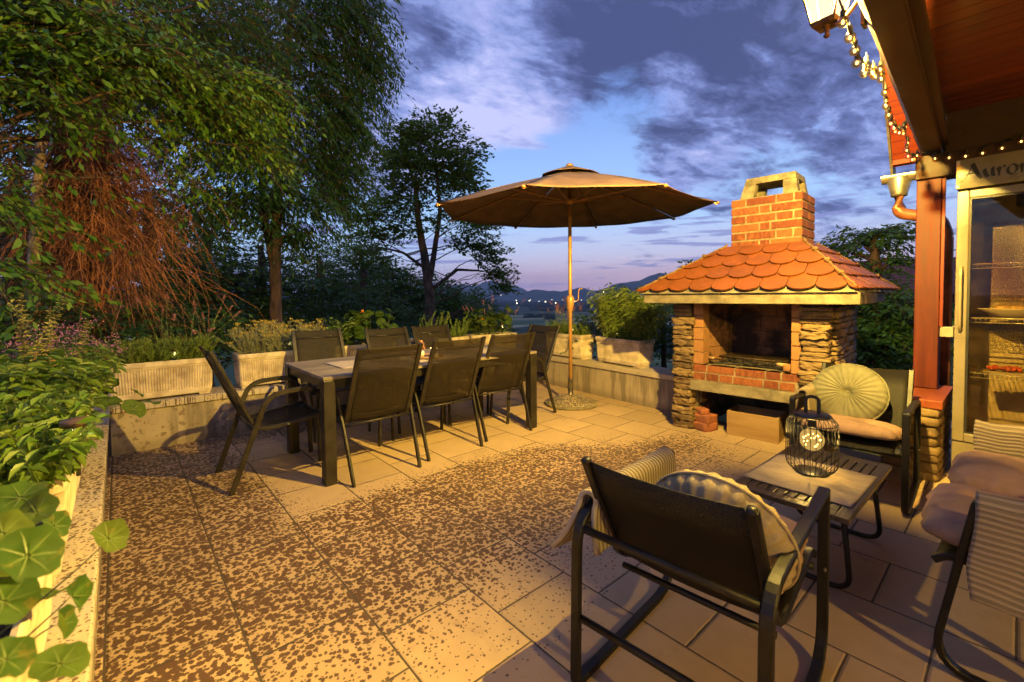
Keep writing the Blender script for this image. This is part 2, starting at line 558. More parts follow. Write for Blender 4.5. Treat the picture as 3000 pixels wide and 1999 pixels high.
def make_world():
    w = bpy.data.worlds.new("World"); sc.world = w; w.use_nodes = True
    nt = w.node_tree
    for n in list(nt.nodes): nt.nodes.remove(n)
    N = NT(nt)
    out = N.n('ShaderNodeOutputWorld'); bg = N.n('ShaderNodeBackground'); nt.links.new(bg.outputs[0], out.inputs[0])
    d = N.vmath('NORMALIZE', N.n('ShaderNodeTexCoord').outputs['Generated'])
    x, y, z = N.sep(d)
    zc = N.math('MAXIMUM', z, 0.0)
    # clear sky: afterglow near the horizon under blue
    sun_dir = blobdir(2250, 840)
    az = N.vmath('DOT_PRODUCT', N.vmath('NORMALIZE', N.comb(x, y, 0.0)), (sun_dir[0], sun_dir[1], 0), out=1)
    glow = N.smooth(az, .55, 1.0)
    cool = N.ramp(zc, [(0, (.30, .33, .56)), (.035, (.40, .46, .70)), (.10, (.38, .56, .84)), (.20, (.27, .50, .86)), (.40, (.17, .30, .70)), (1, (.08, .12, .32))])
    warm = N.ramp(zc, [(0, (.66, .42, .52)), (.04, (.74, .50, .58)), (.09, (.56, .57, .76)), (.17, (.36, .56, .88)), (.40, (.17, .30, .70)), (1, (.08, .12, .32))])
    clear = N.mix(glow, cool, warm)
    sky = N.n('ShaderNodeTexSky', sky_type='NISHITA', sun_disc=False, sun_elevation=math.radians(-3), sun_rotation=math.atan2(sun_dir[0], sun_dir[1]))
    clear = N.mix(.10, clear, N.vmath('SCALE', sky.outputs[0], .10))
    # cloud deck seen in perspective
    k = N.math('DIVIDE', 1.0, N.math('ADD', zc, .16))
    p = N.vmath('ADD', N.comb(N.math('MULTIPLY', x, k), N.math('MULTIPLY', y, k), 0.0), (3.1, 1.7, .4))
    a = -YAW
    rot = N.n('ShaderNodeVectorRotate', rotation_type='Z_AXIS'); N.l.new(p, rot.inputs['Vector']); rot.inputs['Angle'].default_value = YAW-.5
    p = N.vmath('MULTIPLY', rot.outputs[0], (.8, 1.25, 1))
    n1 = N.noise(p, 2.6, 10, .60, .6)
    n2 = N.noise(N.vmath('ADD', p, (7.3, 2.2, 5)), 5.2, 9, .62, .5)
    n3 = N.noise(N.vmath('ADD', p, (1.3, 9.2, 2)), 15.0, 7, .66)

    def blob(px, py, width, amp):
        dd = N.vmath('DOT_PRODUCT', d, blobdir(px, py), out=1)
        return N.smooth(dd, math.cos(math.radians(width)), 1.0, 0.0, amp)

    def total(lst):
        acc = None
        for q in lst:
            b = blob(*q); acc = b if acc is None else N.math('ADD', acc, b)
        return acc
    # openings and heavy banks of this evening's sky
    cover = total([(1800, 380, 10, -.26), (1560, 610, 15, -.30), (2250, 370, 10, -.17), (1500, 720, 16, -.34), (2150, 640, 9, -.08), (1150, 600, 12, -.08),
                   (1950, 120, 26, .16), (1250, 260, 20, .20), (2420, 480, 14, .16), (1580, 480, 9, .10), (1300, 420, 14, .08), (2000, 470, 8, .10)])
    e = N.math('ADD', N.math('MULTIPLY', n1, .62), N.math('MULTIPLY', n2, .38))
    e = N.math('ADD', e, N.math('ADD', cover, N.smooth(zc, .10, .40, -.17, .07)))
    dens = N.smooth(e, .36, .58)
    darkb = N.math('MULTIPLY', .62, total([(1940, 40, 15, .24), (1700, 180, 9, .16), (1330, 130, 11, .08), (1860, 265, 9, .14), (2330, 210, 13, .16), (2080, 90, 13, .12), (2420, 520, 13, .04), (1960, 250, 4.5, -.34), (2150, 330, 7, -.08),
                   (1180, 330, 13, -.05), (1480, 60, 8, -.05), (1560, 290, 10, -.06), (1650, 330, 8, -.12), (1330, 470, 14, -.10), (1450, 420, 12, -.12)]))
    t = N.math('ADD', N.math('ADD', N.math('MULTIPLY', n2, .62), N.math('MULTIPLY', n3, .38)), darkb)
    t = N.math('MULTIPLY_ADD', N.math('SUBTRACT', t, .5), 1.55, .47)
    t = N.math('ADD', t, N.math('MULTIPLY', N.math('SUBTRACT', n1, .5), .75))
    cl = N.ramp(t, [(.18, (.42, .44, .70)), (.34, (.28, .32, .60)), (.48, (.185, .235, .50)), (.62, (.098, .126, .30)), (.82, (.045, .058, .150))])
    c = N.mix(N.math('MULTIPLY', dens, .97), clear, cl)
    # thin low streaks
    sv = N.comb(N.math('MULTIPLY', x, 3.2), N.math('MULTIPLY', y, 3.2), N.math('MULTIPLY', z, 46.0))
    st = N.noise(sv, 1.6, 5, .58, .2)
    sm = N.math('MULTIPLY', N.smooth(st, .545, .62), N.math('MULTIPLY', N.smooth(zc, .005, .03), N.smooth(zc, .25, .15)))
    c = N.mix(N.math('MULTIPLY', sm, .8), c, (.20, .22, .47))
    haze = N.smooth(zc, .055, .0)
    c = N.mix(N.math('MULTIPLY', haze, .55), c, N.mix(glow, (.22, .25, .52), (.50, .33, .50)))
    below = N.smooth(z, 0.0, -.03)
    c = N.mix(below, c, (.03, .04, .07))
    N.set(bg.inputs[0], c); bg.inputs[1].default_value = 1.58
    w.cycles.sampling_method = 'MANUAL'; w.cycles.sample_map_resolution = 512
    return sun_dir


SUN = make_world()
# faint afterglow from where the sun went down
sl = bpy.data.lights.new('afterglow', 'SUN'); sl.energy = .06; sl.angle = math.radians(25); sl.color = (1, .62, .55)
so = bpy.data.objects.new('afterglow', sl); C.objects.link(so)
so.rotation_euler = Vector((-SUN[0], -SUN[1], -.10)).to_track_quat('-Z', 'Y').to_euler()

# ------------------------------------------------------------------ shared materials
m_paver = paver_mat()
m_wall = parapet_mat('rendered_concrete')
m_cope = parapet_mat('coping_concrete', wet=True, streak=False, base=(.46, .38, .28))
m_copedry = parapet_mat('coping_concrete_dry', wet=False, streak=False, base=(.44, .36, .26))
m_planter = M('cast_stone_planter', (.56, .46, .33), .8, var=.16, scale=7, bump=.25, bscale=90, col2=(.38, .29, .19))
m_soil = M('potting_soil', (.035, .024, .016), .95, var=.3, scale=30, bump=.8, bscale=60, bdist=.02)
m_dark = M('charcoal_metal', (.030, .024, .019), .42, .35, var=.18, scale=14, bump=.08, bscale=300, spec=.5)
m_dark2 = M('black_metal', (.010, .0085, .0075), .45, .0, var=.2, scale=16, bump=.08, bscale=300, spec=.3)
m_sling = sling_mat('brown_textilene', (.021, .0145, .009), .30)
m_slingd = sling_mat('dark_textilene', (.0065, .0048, .0036), .05)
m_tabletop = wood_mat('weathered_polywood', (.13, .10, .075), (.27, .22, .17), .5, 0, 1.2, .2, .16)
m_mat = M('woven_place_mat', (.42, .34, .27), .9, var=.12, scale=60, bump=.5, bscale=240)
m_canopy = M('parasol_cloth', (.22, .125, .072), .9, var=.12, scale=5, bump=.2, bscale=260)
m_pole = M('bronze_painted_pole', (.48, .25, .085), .38, .25, var=.08, scale=10, spec=.5)
m_brass = M('steel_sleeve', (.22, .19, .15), .35, .8, var=.2)


def agg_mat():
    m, N, b, out = new_mat('exposed_aggregate')
    co = objco(N)
    v = N.n('ShaderNodeTexVoronoi'); N.l.new(co, v.inputs['Vector']); v.inputs['Scale'].default_value = 75
    cr = N.sep(v.outputs['Color'])[0]
    c = N.ramp(cr, [(0, (.10, .07, .045)), (.4, (.28, .20, .12)), (.75, (.46, .36, .24)), (1, (.62, .52, .38))])
    dd = v.outputs['Distance']
    c = N.mix(N.smooth(dd, .35, .7), c, (.10, .075, .05))
    N.set(b.inputs['Base Color'], c); b.inputs['Roughness'].default_value = .6
    N.set(b.inputs['Normal'], N.bump(N.math('SUBTRACT', 1.0, dd), .9, .012))
    return m


m_agg = agg_mat()
m_stone = brick_mat('field_stone', [(.05, .030, .015), (.12, .072, .032), (.21, .135, .06), (.13, .062, .026)], .72)
m_mortar = M('grey_mortar', (.11, .088, .06), .9, var=.22, scale=20, bump=.6, bscale=80, bdist=.008)
m_brick = brick_mat('red_brick', [(.075, .014, .006), (.155, .034, .011), (.25, .078, .024), (.11, .022, .008), (.19, .05, .016)], .82)
m_firebrick = brick_mat('sooty_firebrick', [(.17, .070, .032), (.22, .10, .045), (.25, .12, .058)], .85, soot=.88)
m_jamb = brick_mat('pale_firebrick', [(.22, .095, .036), (.27, .125, .05), (.24, .105, .04)], .8)
m_mortar_l = M('pale_mortar', (.25, .195, .12), .9, var=.2, scale=24, bump=.5, bscale=90)
m_conc = M('formed_concrete', (.20, .165, .11), .85, var=.2, scale=9, bump=.3, bscale=70)
m_conc_y = M('cast_chimney_cap', (.20, .165, .10), .85, var=.25, scale=11, bump=.5, bscale=50, bdist=.01)
m_rooftile = brick_mat('terracotta_roof_tile', [(.15, .038, .006), (.19, .050, .007), (.23, .064, .010)], .6, soot=.22)
m_hip = M('hip_mortar', (.15, .085, .035), .85, var=.2, scale=30, bump=.4)
m_ash = M('ash', (.09, .07, .055), .95, var=.4, scale=20, bump=.9, bscale=40, bdist=.02)
m_iron = M('rusted_iron', (.065, .042, .028), .6, .6, var=.3, scale=30)
m_handle = wood_mat('pale_handle_wood', (.30, .18, .09), (.45, .29, .15), .5, 0, 2)
m_pine = wood_mat('pine_boards', (.26, .15, .062), (.36, .235, .11), .55, 1, .9, .08, .08)
m_redwood = wood_mat('stained_red_timber', (.055, .0065, .0024), (.115, .015, .005), .52, 2, .8, .5, .05)
m_redbeam = wood_mat('stained_brown_beam', (.022, .0085, .004), (.048, .018, .007), .5, 0, .7, .35, .05)
m_ceil = wood_mat('stained_ceiling_board', (.14, .026, .010), (.25, .056, .018), .34, 1, .8, .18, .2, coat=.3)
m_soffit = wood_mat('orange_soffit_board', (.13, .014, .004), (.18, .024, .007), .45, 1, .8, .15, .12)
m_verge = M('grey_verge', (.10, .085, .075), .6, var=.2)
m_gutter = M('galvanised_gutter', (.50, .44, .34), .34, .85, var=.15, scale=9)
m_pipe = M('brown_downpipe', (.30, .10, .045), .4, .3, var=.2, scale=8)
m_redcope = wood_mat('red_coping', (.15, .03, .010), (.22, .052, .018), .5, 0, .7, .2, .1)
m_fridge = M('fridge_enamel', (.17, .14, .095), .3, 0, var=.05, scale=6)
m_fridge_h = M('fridge_handle_plastic', (.19, .155, .10), .4, 0, var=.1)
m_fridge_in = M('fridge_liner', (.48, .40, .27), .4, 0, var=.12, scale=6)
m_ink = M('printed_black', (.012, .011, .012), .6, var=.05)
m_wire = M('coated_wire', (.55, .50, .42), .35, .5, var=.1)
m_black = M('black_plastic', (.012, .011, .010), .45, var=.1)
m_cream = M('cream_plastic', (.30, .25, .175), .45, var=.06)
m_glass = glass_mat('clear_glass', (.96, .95, .9), .05)
m_globe = glass_mat('amber_globe_glass', (1, .80, .46), .35, .15)
m_pane = glass_mat('fridge_door_glass', (.80, .76, .66), .09, .02)
m_velvet = M('sage_velvet', (.135, .125, .075), .8, var=.14, scale=7, bump=.35, bscale=240)
m_velvet2 = M('cream_velvet', (.38, .29, .16), .8, var=.12, scale=7, bump=.35, bscale=240)
m_linen = M('oat_cushion_cloth', (.37, .31, .21), .85, var=.1, scale=9, bump=.25, bscale=200)
m_pink = M('dusty_pink_velvet', (.34, .205, .125), .85, var=.14, scale=6, bump=.4, bscale=260)
m_throw = stripe_mat('ribbed_knit_throw', (.36, .30, .20), (.16, .12, .075), 'uv', 14, .6)
m_throw2 = stripe_mat('ribbed_knit_throw_brown', (.30, .235, .155), (.185, .14, .09), 'uv', 30, .8)
m_polyw = wood_mat('dark_embossed_slats', (.020, .015, .012), (.060, .045, .034), .33, 0, 2.2, .7, .1)
m_runner = M('beige_table_runner', (.33, .26, .155), .9, var=.1, scale=18, bump=.6, bscale=150, stretch=(1, .25, 1))
m_ceramic = M('ribbed_white_ceramic', (.62, .56, .46), .4, var=.05)
m_wax = M('candle_wax', (.75, .68, .52), .5, var=.05)
m_tray = wood_mat('wood_tray', (.26, .15, .07), (.38, .24, .12), .5, 0, 1.4)
m_bulbwarm = emit_mat('glowing_filament', (1, .70, .30), 5)
m_bulbglow = emit_mat('glowing_bulb_glass', (1, .60, .14), 1.2, .72)
m_flame = emit_mat('candle_flame', (1, .62, .2), 40)
m_led = emit_mat('fairy_led', (1, .66, .15), 14)
m_solar = emit_mat('solar_led', (1, .84, .30), 3)
m_lampglow = emit_mat('lit_lantern_pane', (1, .66, .22), 6, .82)
m_steelbrown = M('antique_lantern_iron', (.10, .055, .026), .5, .5, var=.25, scale=30)
m_town = emit_mat('village_lamp', (1, .82, .55), 14)

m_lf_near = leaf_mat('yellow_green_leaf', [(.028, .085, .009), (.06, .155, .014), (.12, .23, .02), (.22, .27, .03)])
m_lf_mid = leaf_mat('mid_green_leaf', [(.015, .052, .009), (.030, .090, .014), (.055, .135, .02), (.085, .155, .026)])
m_lf_oak = leaf_mat('oak_leaf', [(.045, .090, .020), (.075, .145, .028), (.11, .19, .038)])
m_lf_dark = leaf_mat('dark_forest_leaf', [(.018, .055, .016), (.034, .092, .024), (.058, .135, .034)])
m_lf_herb = leaf_mat('herb_leaf', [(.085, .15, .025), (.16, .24, .04), (.24, .31, .06), (.30, .32, .085)])
m_lf_mint = leaf_mat('mint_leaf', [(.035, .085, .010), (.075, .15, .016), (.13, .20, .026), (.20, .24, .05)])
m_lf_nast = leaf_mat('nasturtium_leaf', [(.03, .075, .010), (.055, .11, .014), (.11, .135, .022)], .6, .45, .15, .6)
m_lf_silver = leaf_mat('silvery_leaf', [(.20, .21, .12), (.32, .31, .18), (.42, .40, .24)], .6, .2)
m_fl_yel = leaf_mat('mustard_flower', [(.38, .26, .03), (.52, .38, .05), (.60, .46, .10)], .7, .2)
m_fl_pink = leaf_mat('pink_flower', [(.30, .09, .22), (.42, .16, .30), (.50, .24, .36)], .6, .3)
m_fl_rose = leaf_mat('rosy_flower_spike', [(.40, .15, .15), (.50, .22, .22)], .7, .3)
m_fl_org = leaf_mat('orange_petal', [(.65, .17, .015), (.75, .26, .03)], .5, .3)
m_stem = M('green_stem', (.12, .15, .04), .6, var=.2)
m_bark = M('brown_bark', (.10, .055, .032), .9, var=.3, scale=9, bump=1.0, bscale=22, bdist=.03, stretch=(1, 1, .3))
m_barkred = M('red_conifer_bark', (.20, .062, .026), .9, var=.35, scale=8, bump=1.0, bscale=20, bdist=.03, stretch=(1, 1, .25))
m_twig = M('rusty_dead_twig', (.34, .125, .045), .85, var=.3, scale=4)
m_barkpale = M('pale_bark', (.30, .21, .12), .85, var=.35, scale=7, bump=.7, bscale=25, bdist=.02)


# ------------------------------------------------------------------ setting: terrain, far hills, air
def hill_h(x, y):
    r = math.hypot(x, y); a = math.degrees(math.atan2(y, x))
    n = mnoise.noise(Vector((x*.012, y*.012, .3)))
    fw = x*CF[0]+y*CF[1]
    lv = 1-min(1, max(0, (a-16)/16)) if a > -90 else 0       # lawn side stays level
    lv *= 1-min(1, max(0, (r-45)/90))
    d = max(0, r-6.5)
    drop = -.45-min(d*.23, 62)-n*min(d*.02, 3)
    return drop*(1-lv)+(-.12-.004*d)*lv


def make_ground():
    rs = [0, 3.2, 5, 6, 6.6, 7.2, 8, 9, 10, 12, 14, 17, 20, 25, 30, 38, 48, 60, 80, 105, 140, 190, 260, 350, 480, 650, 900, 1250, 1700, 2300, 3100, 4200, 5600, 7200, 9000]
    na = 180; V = []; Fs = []
    for r in rs:
        for i in range(na):
            a = 2*PI*i/na; x, y = r*math.cos(a), r*math.sin(a)
            V.append((x, y, hill_h(x, y) if r > 5.5 else -.22))
    for j in range(len(rs)-1):
        for i in range(na):
            k = (i+1) % na
            Fs.append((j*na+i, (j+1)*na+i, (j+1)*na+k, j*na+k))
    m, N, b, out = new_mat('meadow_and_fields')
    pos = worldco(N); x, y, z = N.sep(pos)
    g1 = N.noise(pos, .8, 6, .65); g2 = N.noise(pos, 14, 4, .7)
    grass = N.mix(g1, (.030, .042, .012), (.075, .085, .028))
    grass = N.vmath('SCALE', grass, N.math('MULTIPLY_ADD', g2, .8, .6))
    rotn = N.n('ShaderNodeVectorRotate', rotation_type='Z_AXIS'); N.l.new(pos, rotn.inputs['Vector']); rotn.inputs['Angle'].default_value = YAW+.1
    fv = N.vmath('MULTIPLY', rotn.outputs[0], (.0032, .011, 0))
    vo = N.n('ShaderNodeTexVoronoi'); N.l.new(fv, vo.inputs['Vector']); vo.inputs['Scale'].default_value = 1.0; vo.inputs['Randomness'].default_value = .8
    fr = N.sep(vo.outputs['Color'])[0]
    fields = N.ramp(fr, [(0, (.05, .085, .035)), (.3, (.10, .14, .05)), (.5, (.34, .28, .15)), (.65, (.09, .13, .05)), (.85, (.38, .32, .18)), (1, (.15, .18, .08))], 'CONSTANT')
    woods = N.smooth(N.noise(N.vmath('MULTIPLY', rotn.outputs[0], (.0009, .0022, 0)), 1.0, 5, .6), .50, .56)
    far = N.vmath('LENGTH', pos, out=1)
    fw = N.smooth(far, 700, 2200)
    fields = N.mix(N.math('MAXIMUM', woods, fw), fields, (.018, .030, .018))
    c = N.mix(N.smooth(far, 60, 160), grass, fields)
    N.set(b.inputs['Base Color'], c); b.inputs['Roughness'].default_value = .95; b.inputs['Specular IOR Level'].default_value = .1
    N.set(b.inputs['Normal'], N.bump(g2, .6, .05))
    o = np_mesh('ground', V, Fs, m, smooth=True)
    tag(o, kind='structure')


make_ground()


def make_hills():
    m = M('wooded_hill', (.022, .034, .020), .95, var=.35, scale=.004, spec=.05)
    base_az = math.atan2(CF[1], CF[0])
    for nm, R, prof in (('far_hills', 8300, lambda px: 22+14*math.sin(px*.010+.6)+8*math.sin(px*.027)+5*math.sin(px*.071)),
                        ('hills', 6200, lambda px: (8+44*max(0, min(1, (px-1620)/330))**1.3+(px > 1950)*(-14*min(1, (px-1950)/500))+5*math.sin(px*.02+1)+4*math.sin(px*.053)))):
        V = []; Fs = []; pxs = list(range(300, 3300, 12)); n = len(pxs)
        for px in pxs:
            d = ray(px, 870); az = math.atan2(d[1], d[0])
            top = CAMH+prof(px)*R/1308*1.0+3*mnoise.noise(Vector((px*.09, R, 0)))*R/1308*.8
            for rr, zz in ((R-900, -75), (R-550, -62+(top+62)*.35), (R-250, -62+(top+62)*.75), (R, top), (R+500, -62+(top+62)*.5), (R+900, -75)):
                jig = mnoise.noise(Vector((px*.05, rr*.01, 2)))*(30 if zz > -70 else 0)
                V.append((math.cos(az)*rr, math.sin(az)*rr, zz+jig*(.3 if rr == R else 1)))
        for i in range(n-1):
            for j in range(5): Fs.append((i*6+j, (i+1)*6+j, (i+1)*6+j+1, i*6+j+1))
        tag(np_mesh(nm, V, Fs, m, smooth=True), kind='structure')


make_hills()


def make_valley_woods():
    rng = np.random.default_rng(4); b = MB()
    for i in range(210):
        px = rng.uniform(1250, 2250); rr = rng.uniform(500, 4200)
        d = ray(px, 900); az = math.atan2(d[1], d[0])
        L = rng.uniform(20, 110)*(rr/1500); h = rng.uniform(3.5, 8)*(1+rr/4000)
        c = (math.cos(az)*rr, math.sin(az)*rr, hill_h(math.cos(az)*rr, math.sin(az)*rr))
        R = np.array([[math.sin(az), math.cos(az), 0], [-math.cos(az), math.sin(az), 0], [0, 0, 1]])
        b.rock(c, (L, L*.25, h*2), i, R, .10, 3, 0, .6)
    m = M('far_tree_mass', (.014, .026, .016), .95, var=.4, scale=.03, spec=.05)
    tag(b.build('valley_woods', m), 'dark belts of trees between the valley fields', 'woods', kind='stuff')
    b = MB()
    for i in range(26):
        px = rng.uniform(1340, 2000); rr = rng.uniform(2600, 5400)
        d = ray(px, 900); az = math.atan2(d[1], d[0])
        zz = hill_h(math.cos(az)*rr, math.sin(az)*rr)+14 if rr < 4800 else rng.uniform(-20, 60)
        b.sphere((math.cos(az)*rr, math.sin(az)*rr, zz), rng.uniform(1.4, 3.2), 8, 6)
    tag(b.build('village_lights', m_town), 'tiny lit lamps of distant villages in the valley', 'village lights', kind='stuff')


make_valley_woods()


def make_haze():
    m = bpy.data.materials.new('evening_haze'); m.use_nodes = True; nt = m.node_tree
    for n in list(nt.nodes): nt.nodes.remove(n)
    N = NT(nt); out = N.n('ShaderNodeOutputMaterial'); v = N.n('ShaderNodeVolumePrincipled')
    v.inputs['Color'].default_value = (.72, .80, .95, 1); v.inputs['Density'].default_value = HAZE
    nt.links.new(v.outputs[0], out.inputs['Volume'])
    b = MB(); b.box((0, 0, 220), (19000, 19000, 640))
    o = b.build('haze', m); tag(o, kind='stuff')


HAZE = .00008
make_haze()

# ------------------------------------------------------------------ terrace
b = MB(); b.add([(-.1, -3.4, 0), (6.2, -3.4, 0), (6.2, .62, 0), (4.48, .62, 0), (4.70, 4.93, 0), (-.1, 4.93, 0),
                 (-.1, -3.4, -.5), (6.2, -3.4, -.5), (6.2, .62, -.5), (4.48, .62, -.5), (4.70, 4.93, -.5), (-.1, 4.93, -.5)],
                [(0, 1, 2, 3, 4, 5), (11, 10, 9, 8, 7, 6)]+[(i, i+6, (i+1) % 6+6, (i+1) % 6) for i in range(6)])
tag(b.build('patio_floor', m_paver), kind='structure')


def parapet(name, label, a, c, side, mcope, L0=0, L1=0):
    """low wall from a to c (inner face line), thickness to the side vector"""
    a = np.array(a, float); c = np.array(c, float); t = unit(c-a); n = np.array(side, float); L = np.linalg.norm(c-a)
    root = thing(name, label, 'wall', (a[0], a[1], 0), math.atan2(t[1], t[0]), 'low parapet walls round the terrace')
    s = 1 if (t[0]*n[1]-t[1]*n[0]) > 0 else -1
    b = MB(); b.span((-L0, 0, -.9), (L+L1, s*.34, .352)); b.build('wall', m_wall, root)
    b = MB(); x = -L0; i = 0; rr = random.Random(len(name)+int(L*10))
    while x < L+L1-.02:
        w = min(rr.uniform(.48, .52), L+L1-x)
        b.span((x+.0015, -s*.022, .352), (x+w-.0015, s*.37, .408+rr.uniform(0, .003))); x += w; i += 1
    b.build('coping', mcope, root, bevel=.006)
    return root


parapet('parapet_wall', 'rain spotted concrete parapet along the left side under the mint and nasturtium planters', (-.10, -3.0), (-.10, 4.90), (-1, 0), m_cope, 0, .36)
parapet('parapet_wall', 'stained concrete parapet behind the dining table carrying the row of long planters', (-.078, 4.90), (4.80, 4.90), (0, 1), m_cope, 0, .1)
parapet('parapet_wall', 'streaked dry concrete parapet between the dining table and the barbecue', (4.682, 4.876), (4.47, 2.15), (1, 0), m_copedry)

# ------------------------------------------------------------------ dining table
def dining_table():
    t = thing('dining_table', 'long dining table with weathered slatted top and square charcoal legs', 'table', (2.03, 3.56, 0))
    L, W, H = 2.02, .94, .75
    b = MB(); n = 9; w = W/n
    for i in range(n): b.box((0, -W/2+w*(i+.5), H-.011), (L, w-.004, .022))
    b.build('tabletop', m_tabletop, t, bevel=.0015)
    b = MB()
    for s in (-1, 1):
        b.box((0, s*(W/2-.035), H-.055), (L-.16, .03, .062)); b.box((s*(L/2-.03), 0, H-.055), (.03, W-.16, .062))
    b.build('apron', m_dark, t, bevel=.002)
    for sx in (-1, 1):
        for sy in (-1, 1):
            b = MB(); b.box((sx*(L/2-.042), sy*(W/2-.042), (H-.024)/2), (.08, .08, H-.024)); b.build('leg', m_dark, t, bevel=.005)


dining_table()


def place_mat(name, label, x, y, rz, sx=.30, sy=.43):
    b = MB()
    def fn(u, v):
        return ((u-.5)*sx, (v-.5)*sy, .002+.0025*math.sin(u*9+v*5)*math.sin(v*7))
    b.grid(fn, 14, 14)
    o = b.build(name, m_mat, None, (x, y, .7515), solid=.0022, rz=rz)
    tag(o, label, 'place mat', 'woven place mats on the dining table')


place_mat('place_mat', 'beige woven mat on the table end by the left chair', 1.40, 3.56, .02)
place_mat('place_mat', 'beige woven mat under the candle tray in the middle of the table', 2.03, 3.44, .0, .5, .40)
place_mat('place_mat', 'beige woven mat on the table end by the parasol', 2.70, 3.50, .05)

# candle, tray and little plant
o = MB().lathe([(0, 0), (.125, 0), (.135, .018), (.128, .018), (.12, .008), (0, .008)], n=32).build('tray', m_tray, None, (2.03, 3.42, .7565))
tag(o, 'round wooden tray on the dining table holding candle and figurine', 'tray')
cd = thing('candle', 'lit candle in a ribbed white ceramic cup on the wooden tray', 'candle', (2.055, 3.37, .7645))
b = MB(); prof = []
n = 48; vs = []; H = .078
for (r, z) in ((.028, 0), (.036, .003), (.0375, H*.5), (.0385, H), (.035, H), (.034, H-.012)):
    for i in range(n): vs.append(((r+.0011*math.cos(i*PI*1.0))*math.cos(2*PI*i/n), (r+.0011*math.cos(i*PI))*math.sin(2*PI*i/n), z))
fs = [(k*n+i, k*n+(i+1) % n, (k+1)*n+(i+1) % n, (k+1)*n+i) for k in range(5) for i in range(n)]
b.add(vs, fs, 0, False); b.build('cup', m_ceramic, cd)
MB().lathe([(0, H-.012), (.034, H-.012)], n=24).build('wax', m_wax, cd)
MB().lathe([(0, H-.01), (.0045, H), (.005, H+.006), (.002, H+.017), (0, H+.024)], n=10).build('flame', m_flame, cd)
lt = bpy.data.lights.new('candle_light', 'POINT'); lt.energy = 1.1; lt.color = (1, .55, .18); lt.shadow_soft_size = .008
lo = bpy.data.objects.new('candle_light', lt); C.objects.link(lo); lo.parent = cd; lo.location = (0, 0, H+.03)
fg = thing('figurine_plant', 'small copper coloured leafy ornament in a pot beside the candle', 'ornament', (1.985, 3.47, .7645))
MB().lathe([(0, 0), (.024, 0), (.03, .02), (.027, .045), (.02, .05), (0, .05)], n=18).build('pot', m_ceramic, fg)
b = MB()
for k in range(5):
    for i in range(7):
        a = i*2*PI/7+k*.45; r = .034-.005*k; z0 = .048+k*.016
        p0 = np.array((0, 0, z0)); p1 = np.array((r*math.cos(a), r*math.sin(a), z0+.018)); p2 = np.array((1.25*r*math.cos(a), 1.25*r*math.sin(a), z0+.034))
        sd = np.array((-math.sin(a), math.cos(a), 0))*.0065
        b.add([p0, p1-sd, p2, p1+sd], [(0, 1, 2, 3)], 0, True)
b.build('leaves', M('copper_leaf', (.50, .22, .09), .4, .3), fg, solid=.001)


# ------------------------------------------------------------------ stacking chairs (local +X = the way the sitter faces)
def make_chair():
    t = thing('stacking_chair', None, 'chair', group='brown stacking chairs round the dining table')
    loop = lambda s: rounded([(0, s*.255, 0), (.155, s*.268, .43), (.225, s*.285, .635), (.56, s*.285, .650), (.655, s*.262, .33), (.66, s*.25, 0)], [.12, .11, .13, .1], 6)
    for s in (-1, 1):
        b = MB(); b.bar(loop(s), .034, .018, up=(0, 1, .001)); b.build('side_frame', m_dark, t)
    bk = lambda s: rounded([(-.085, s*.228, .95), (-.055, s*.232, .89), (.125, s*.240, .475), (.165, s*.240, .395), (.30, s*.240, .395), (.60, s*.240, .435)], [.03, .05, .07, .05], 5)
    b = MB()
    for s in (-1, 1):
        b.bar(bk(s), .021, .036, up=(0, 1, .001))
    b.tube([(-.045, -.235, .872), (-.045, .235, .872)], .008)
    b.tube([(.145, -.262, .388), (.145, .262, .388)], .009)
    b.tube([(.60, -.25, .422), (.60, .25, .422)], .010)
    for s in (-1, 1): b.tube([(.35, s*.24, .398), (.35, s*.282, .41), (.30, s*.284, .62)][:2], .008)
    b.build('back_frame', m_dark, t)
    path = [np.array(p) for p in bk(0)]
    cut = next(i for i, p in enumerate(path) if p[2] < .47)
    def sling(pts, off):
        b = MB(); n = len(pts)
        def fn(u, v):
            f = v*(n-1); i = min(int(f), n-2); p = pts[i]*(1-(f-i))+pts[i+1]*(f-i)
            y = (u-.5)*2*.232; sag = .012*(1-(2*u-1)**2)
            d = unit(pts[i+1]-pts[i]); nrm = np.array((-d[2], 0, d[0]))*(1)
            q = p+nrm*(-sag if False else -sag*0)+np.array((0, y, 0))
            q = q+np.array((-.35, 0, -1))*sag*(.6 if off else 1)
            return tuple(q)
        b.grid(fn, 8, n*2); return b
    sling(path[:cut+1], 1).build('backrest', m_sling, t, solid=.0025)
    sling(path[cut:], 0).build('seat', m_sling, t, solid=.0025)
    return t


chair0 = make_chair(); _used = [False]


def put_chair(x, y, rz, label):
    o = chair0 if not _used[0] else copy_tree(chair0)
    _used[0] = True
    o.location = (x, y, 0); o.rotation_euler = (0, 0, rz); o['label'] = label


H2 = PI/2
put_chair(.515, 3.64, .01, 'brown mesh chair alone at the left head of the dining table, seat facing the table')
put_chair(1.42, 2.967, H2+.02, 'brown mesh chair on the near long side, closest to the left head of the table')
put_chair(2.045, 3.025, H2-.03, 'middle brown mesh chair on the near long side, back turned to the camera')
put_chair(2.665, 3.075, H2-.07, 'brown mesh chair on the near long side beside the table leg closest to the parasol')
put_chair(1.545, 4.77, -H2-.03, 'brown mesh chair across the table pushed back against the curry plant planter')
put_chair(2.19, 4.50, -H2+.02, 'brown mesh chair across the table in front of the orange flowering nasturtium')
put_chair(2.72, 4.46, -H2+.03, 'brown mesh chair across the table behind the candle')
put_chair(3.58, 3.60, PI-.05, 'brown mesh chair at the right head of the table next to the parasol base')


